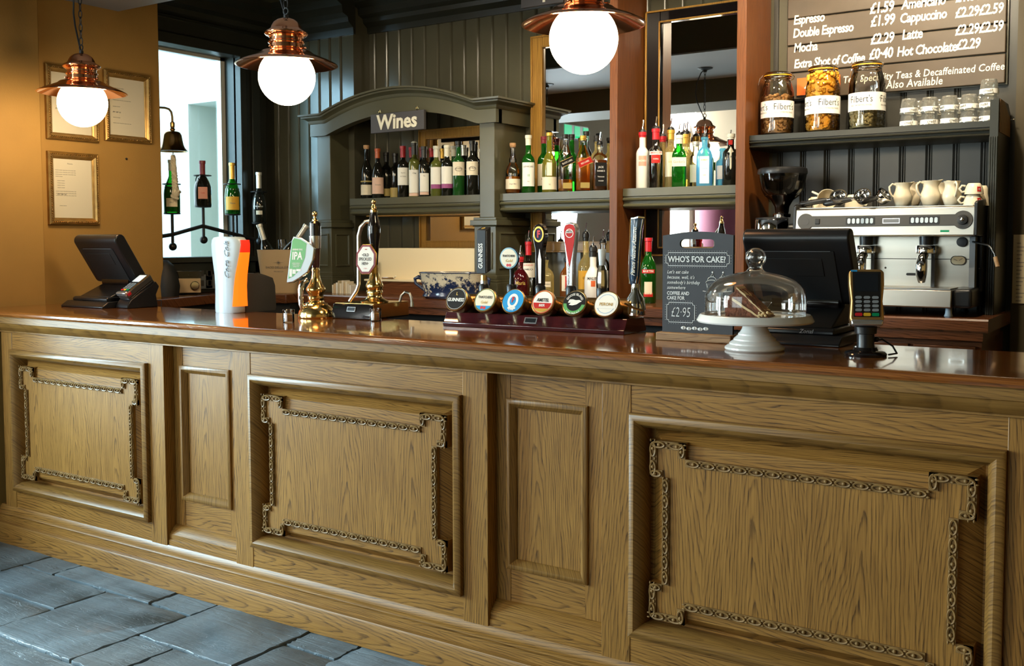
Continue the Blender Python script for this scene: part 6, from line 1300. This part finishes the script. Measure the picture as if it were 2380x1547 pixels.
MB('iron_black').lathe([(0, 0), (.021, 0), (.020, .012), (.010, .014), (0, .014)], 28, FT @ T(c2x, -.0075, cz) @ RX(pi/2)).use('chrome').ball((c2x, -.024, cz), .008, 14, 8, (1, .6, 1), FT).build('steam_knob', parent=fas)
x0, z0 = ep(2196, 537); MB('green_plastic').box(x0-.017, x0+.017, -.0045, -.001, z0-.004, z0+.005).use('white_label').box(x0-.017, x0+.017, -.0045, -.001, z0-.009, z0-.004).build('badge', parent=fas)
bpz = ep(2100, 600, .13)[1]
MB('steel').box(xl_+.035, xr_-.035, .118, .13, .075, zb_).build('splash_back', parent=em, bevel=.001)
MB('iron_black').box(xl_+.036, xr_-.036, .1165, .118, .235, .238).build('panel_joint', parent=em)
MB('mid_grey_plastic').box(xr_-.034, xr_-.012, .08, .13, .06, zb_-.002).build('edge_strip', parent=em)
for k, px in enumerate((2012, 2152)):
    gx_, gz_ = ep(px, 580, .06)
    MB('black_plastic').lathe([(0, gz_+.02), (.028, gz_+.02), (.030, zb_), (0, zb_)], 28, T(gx_, .065, 0)).build('group_head', parent=em)
    MB('chrome').lathe([(0, gz_-.016), (.036, gz_-.016), (.040, gz_-.012), (.040, gz_+.012), (.036, gz_+.018), (0, gz_+.018)], 40, T(gx_, .065, 0), flute=20, fl=.02).build('group_ring', parent=em, smooth=40)
    MB('chrome').tube([(gx_, .03, gz_-.022), (gx_, -.005, gz_-.035), (gx_, -.02, gz_-.065), (gx_, -.018, gz_-.105), (gx_, -.01, gz_-.135)], [.018, .020, .024, .022, .014], 18).build('portafilter_grip', parent=em)
    MB('steel_dark').box(gx_+.018, gx_+.032, .08, .118, .10, gz_-.01).build('riser_pipe', parent=em)
x0, z0 = ep(2228, 605, .118); ga = MB('chrome').prism(rrect(x0-.031, x0+.031, z0-.020, z0+.020, .019, 8), .111, .118, 'y').use('notice_card').prism(rrect(x0-.027, x0+.027, z0-.0165, z0+.0165, .016, 8), .1095, .1112, 'y').build('pressure_gauge', parent=em)
MB('iron_black').box(-.016, 0, .1085, .1095, -.0008, .0008, T(x0-.003, 0, z0) @ RY(radians(20))).box(0, .016, .1085, .1095, -.0008, .0008, T(x0+.003, 0, z0) @ RY(radians(-32))).build('needles', parent=ga)
x0, z0 = ep(2236, 562, .11); MB('iron_black').lathe([(0, 0), (.021, 0), (.020, .02), (0, .022)], 24, T(x0, .118, z0) @ RX(pi/2)).build('tap_knob', parent=em)
w0 = ep(2253, 560, .08); w1 = ep(2303, 572, .02); w2 = ep(2312, 590, .01); w3 = ep(2319, 620, .0)
MB('steel_dark').tube([(w0[0], .1, w0[1]), (w0[0]+.03, .06, w0[1]-.006), (w1[0]-.012, .03, w1[1]+.004), (w1[0], .02, w1[1]-.006), (w2[0], .01, w2[1]), (w3[0], .0, w3[1])], .0045, 10).build('steam_wand', parent=em)
MB('pale_wood').tube([(w2[0]+.002, .008, w2[1]-.012), (w3[0], .0, w3[1])], .0085, 10).build('wand_grip', parent=em)
x0, z0 = ep(2118, 637, .118); MB('iron_black').prism(rrect(x0-.021, x0+.021, z0-.0055, z0+.0055, .005, 4), .1165, .1185, 'y').build('vent_slot', parent=em)
for px, py in ((2058, 622), (2276, 624)): q = ep(px, py, .118); MB('steel_dark').ball((q[0], .117, q[1]), .0045, 10, 6, (1, .5, 1)).build('screw', parent=em)
zt_a, zt_b = ep(2100, 713, -.05)[1], ep(2100, 672, -.05)[1]
MB('dull_steel').prism([(-.052, zt_a), (-.056, zt_a+.006), (-.050, zt_b), (.118, zt_b), (.118, zt_a)], xl_+.02, xr_-.075, 'x').build('drip_tray', parent=em, bevel=.004)
MB('dull_steel').box(xl_+.03, xr_-.08, -.050, .11, zt_b+.0005, zt_b+.007).build('tray_grille', parent=em)
MB('black_plastic').prism([(-.03, zt_a), (-.03, zt_b+.004), (.13, zt_b+.010), (.46, zt_b+.010), (.46, zt_a)], xr_-.0745, xr_-.002, 'x').build('tray_side', parent=em, bevel=.012, seg=3)
for x in (xl_+.08, -.02, xr_-.10): MB('white_plastic').lathe([(0, 0), (.018, 0), (.014, .012), (.012, zt_a+.004), (0, zt_a+.004)], 16, T(x, .03, 0)).build('foot', parent=em)
for x in (xl_+.08, xr_-.10): MB('iron_black').lathe([(0, 0), (.018, 0), (.014, .012), (.012, .055), (0, .055)], 16, T(x, .38, 0)).build('foot', parent=em)
ztop_ = zt2+.004
MB('steel').box(xl_+.02, xr_-.016, .03, .45, zt2-.012, zt2+.003).build('cup_tray', parent=em)
ZT = ZK+zt2+.0035
# ---- on top of the machine
def pf(lab, px, py, rz, handle_px):
    q = at(px, py, Y=4.62); o = thing('portafilter', lab, 'portafilter', (q.x, 4.62, ZT), rz, group='portafilters on the coffee machine')
    M = T(0, 0, .046) @ RX(radians(52))
    MB('chrome').lathe([(.0, -.028), (.026, -.026), (.032, -.016), (.033, .006), (.037, .008), (.037, .013), (.031, .013), (.028, .004), (.027, -.016), (0, -.018)], 36, M).build('basket', parent=o, smooth=40)
    MB('chrome').tube([(-.030, .004, .040), (-.055, .005, .036)], .007, 10).build('neck', parent=o)
    MB('black_plastic').tube([(-.052, .005, .036), (-.075, .005, .033), (-.12, .004, .026), (-.165, .002, .019), (-.178, .002, .018)], [.010, .012, .013, .013, .006], 14).build('handle', parent=o, smooth=70)
    return o
pf('leftmost of three chrome portafilters lying on the coffee machine', 1949, 470, radians(2), 0)
pf('middle of three chrome portafilters lying on the coffee machine', 2009, 472, radians(-4), 0).location.y = 4.595
pf('rightmost of three chrome portafilters lying on the coffee machine', 2053, 473, radians(75), 0)
def jug(name, lab, px, ptop, pbot, rz, Y=4.66, handle=True):
    q = at(px, 470, Y=Y); h = at(px, ptop, Y=Y).z-ZT
    o = thing(name, lab, 'jug', (q.x, Y, ZT), rz, group='cream milk jugs on the coffee machine'); k = h/.10
    rings = []
    for r, z, sp__ in ((0, 0, 0), (.022, 0, 0), (.026, .002, 0), (.030, .012, 0), (.037, .032, 0), (.036, .048, 0), (.029, .066, .0), (.027, .078, .002), (.029, .090, .008), (.033, .098, .016), (.032, .0985, .015), (.027, .090, .008), (.024, .07, 0), (.028, .04, 0), (0, .03, 0)):
        rings.append([(max(r, 1e-4)*k*cos(a)+sp__*k*max(0, cos(a))**8, max(r, 1e-4)*k*sin(a), (z+(.006*max(0, cos(a))**8 if z > .09 else 0))*k) for a in [2*pi*i/32 for i in range(32)]])
    MB('cream_ceramic').loft(rings).build('jug_body', parent=o, smooth=70)
    MB('cream_ceramic').tube([(-.026*k, 0, .088*k), (-.042*k, 0, .094*k), (-.054*k, 0, .082*k), (-.052*k, 0, .062*k), (-.044*k, 0, .046*k), (-.034*k, 0, .038*k)], .0042*k, 10).build('handle', parent=o, smooth=80)
    return o
jug('milk_jug', 'cream jug with its handle to the left, nearest the portafilters', 2097, 424, 474, radians(32))
jug('milk_jug', 'cream jug half hidden behind the two largest jugs', 2118, 424, 472, radians(60), 4.75)
jug('milk_jug', 'largest cream jug, in the middle with its handle to the left', 2162, 419, 472, radians(34))
jug('milk_jug', 'cream jug with its handle turned to the front, right of the largest', 2212, 420, 472, radians(120))
jug('milk_jug', 'cream jug in the back row right of the largest', 2186, 424, 472, radians(60), 4.78)
def cup(lab, x, y, z, rz, r=.040, h=.052, logo=True, upside=True, rot=None, saucer=False):
    o = thing('coffee_cup', lab, 'cup', (x, y, z), rz, group='cream cups on the coffee machine', rot=rot)
    pr = [(r*.55, 0), (r*.62, .0), (r*.80, h*.22), (r*.95, h*.62), (r, h), (r*.95, h), (r*.88, h*.6), (r*.7, h*.22), (0, h*.14)]
    if upside: pr = [(rr_, h-zz) for rr_, zz in pr]; pr[-1] = (0, h*.9); pr = [(0, h)]+pr
    MB('cream_ceramic').lathe(pr, 36).build('bowl', parent=o, smooth=70)
    MB('cream_ceramic').tube([(-r*.9, 0, h*.75), (-r*1.25, 0, h*.8), (-r*1.5, 0, h*.5), (-r*1.25, 0, h*.2), (-r*.85, 0, h*.28)], .0048, 10).build('handle', parent=o, smooth=80)
    if logo:
        lg = MB('red_label').lathe([(r*.95, h*.22), (r*1.0, h*.22), (r*.92, h*.66), (r*.86, h*.66)], 8, None, -pi/2+.15, -pi/2+.62).build('logo', parent=o); words('illy', .010, 'white_label', lg, T(0, 0, h*.44) @ RZ(.38), bend=r*.985, shear=.3, depth=.0001)
    return o
q = at(2262, 470, Y=4.66)
cup('lower of the two upturned cream cups with red square mark', q.x, 4.66, ZT, radians(25), .040, .046); cup('upper of the two upturned cream cups with red square mark', q.x+.002, 4.66, ZT+.0465, radians(20), .038, .046)
q = at(2277, 470, Y=4.74); cup('plain cream cup standing behind the stacked marked cups', q.x, 4.74, ZT, radians(60), .042, .085, False)
q = at(1918, 470, Y=4.74)
cup('plain cream cup tipped on its side behind the left portafilter', q.x, 4.74, ZT+.052, 0, .046, .062, False, False, rot=(radians(100), radians(25), radians(30)))
q = at(1898, 470, Y=4.80); cup('plain cream cup upturned at the far left of the coffee machine top', q.x, 4.80, ZT, radians(70), .042, .058, False)
q = at(1985, 470, Y=4.76); cup('plain cream cup upturned behind the middle portafilter', q.x, 4.76, ZT, radians(190), .042, .062, False)
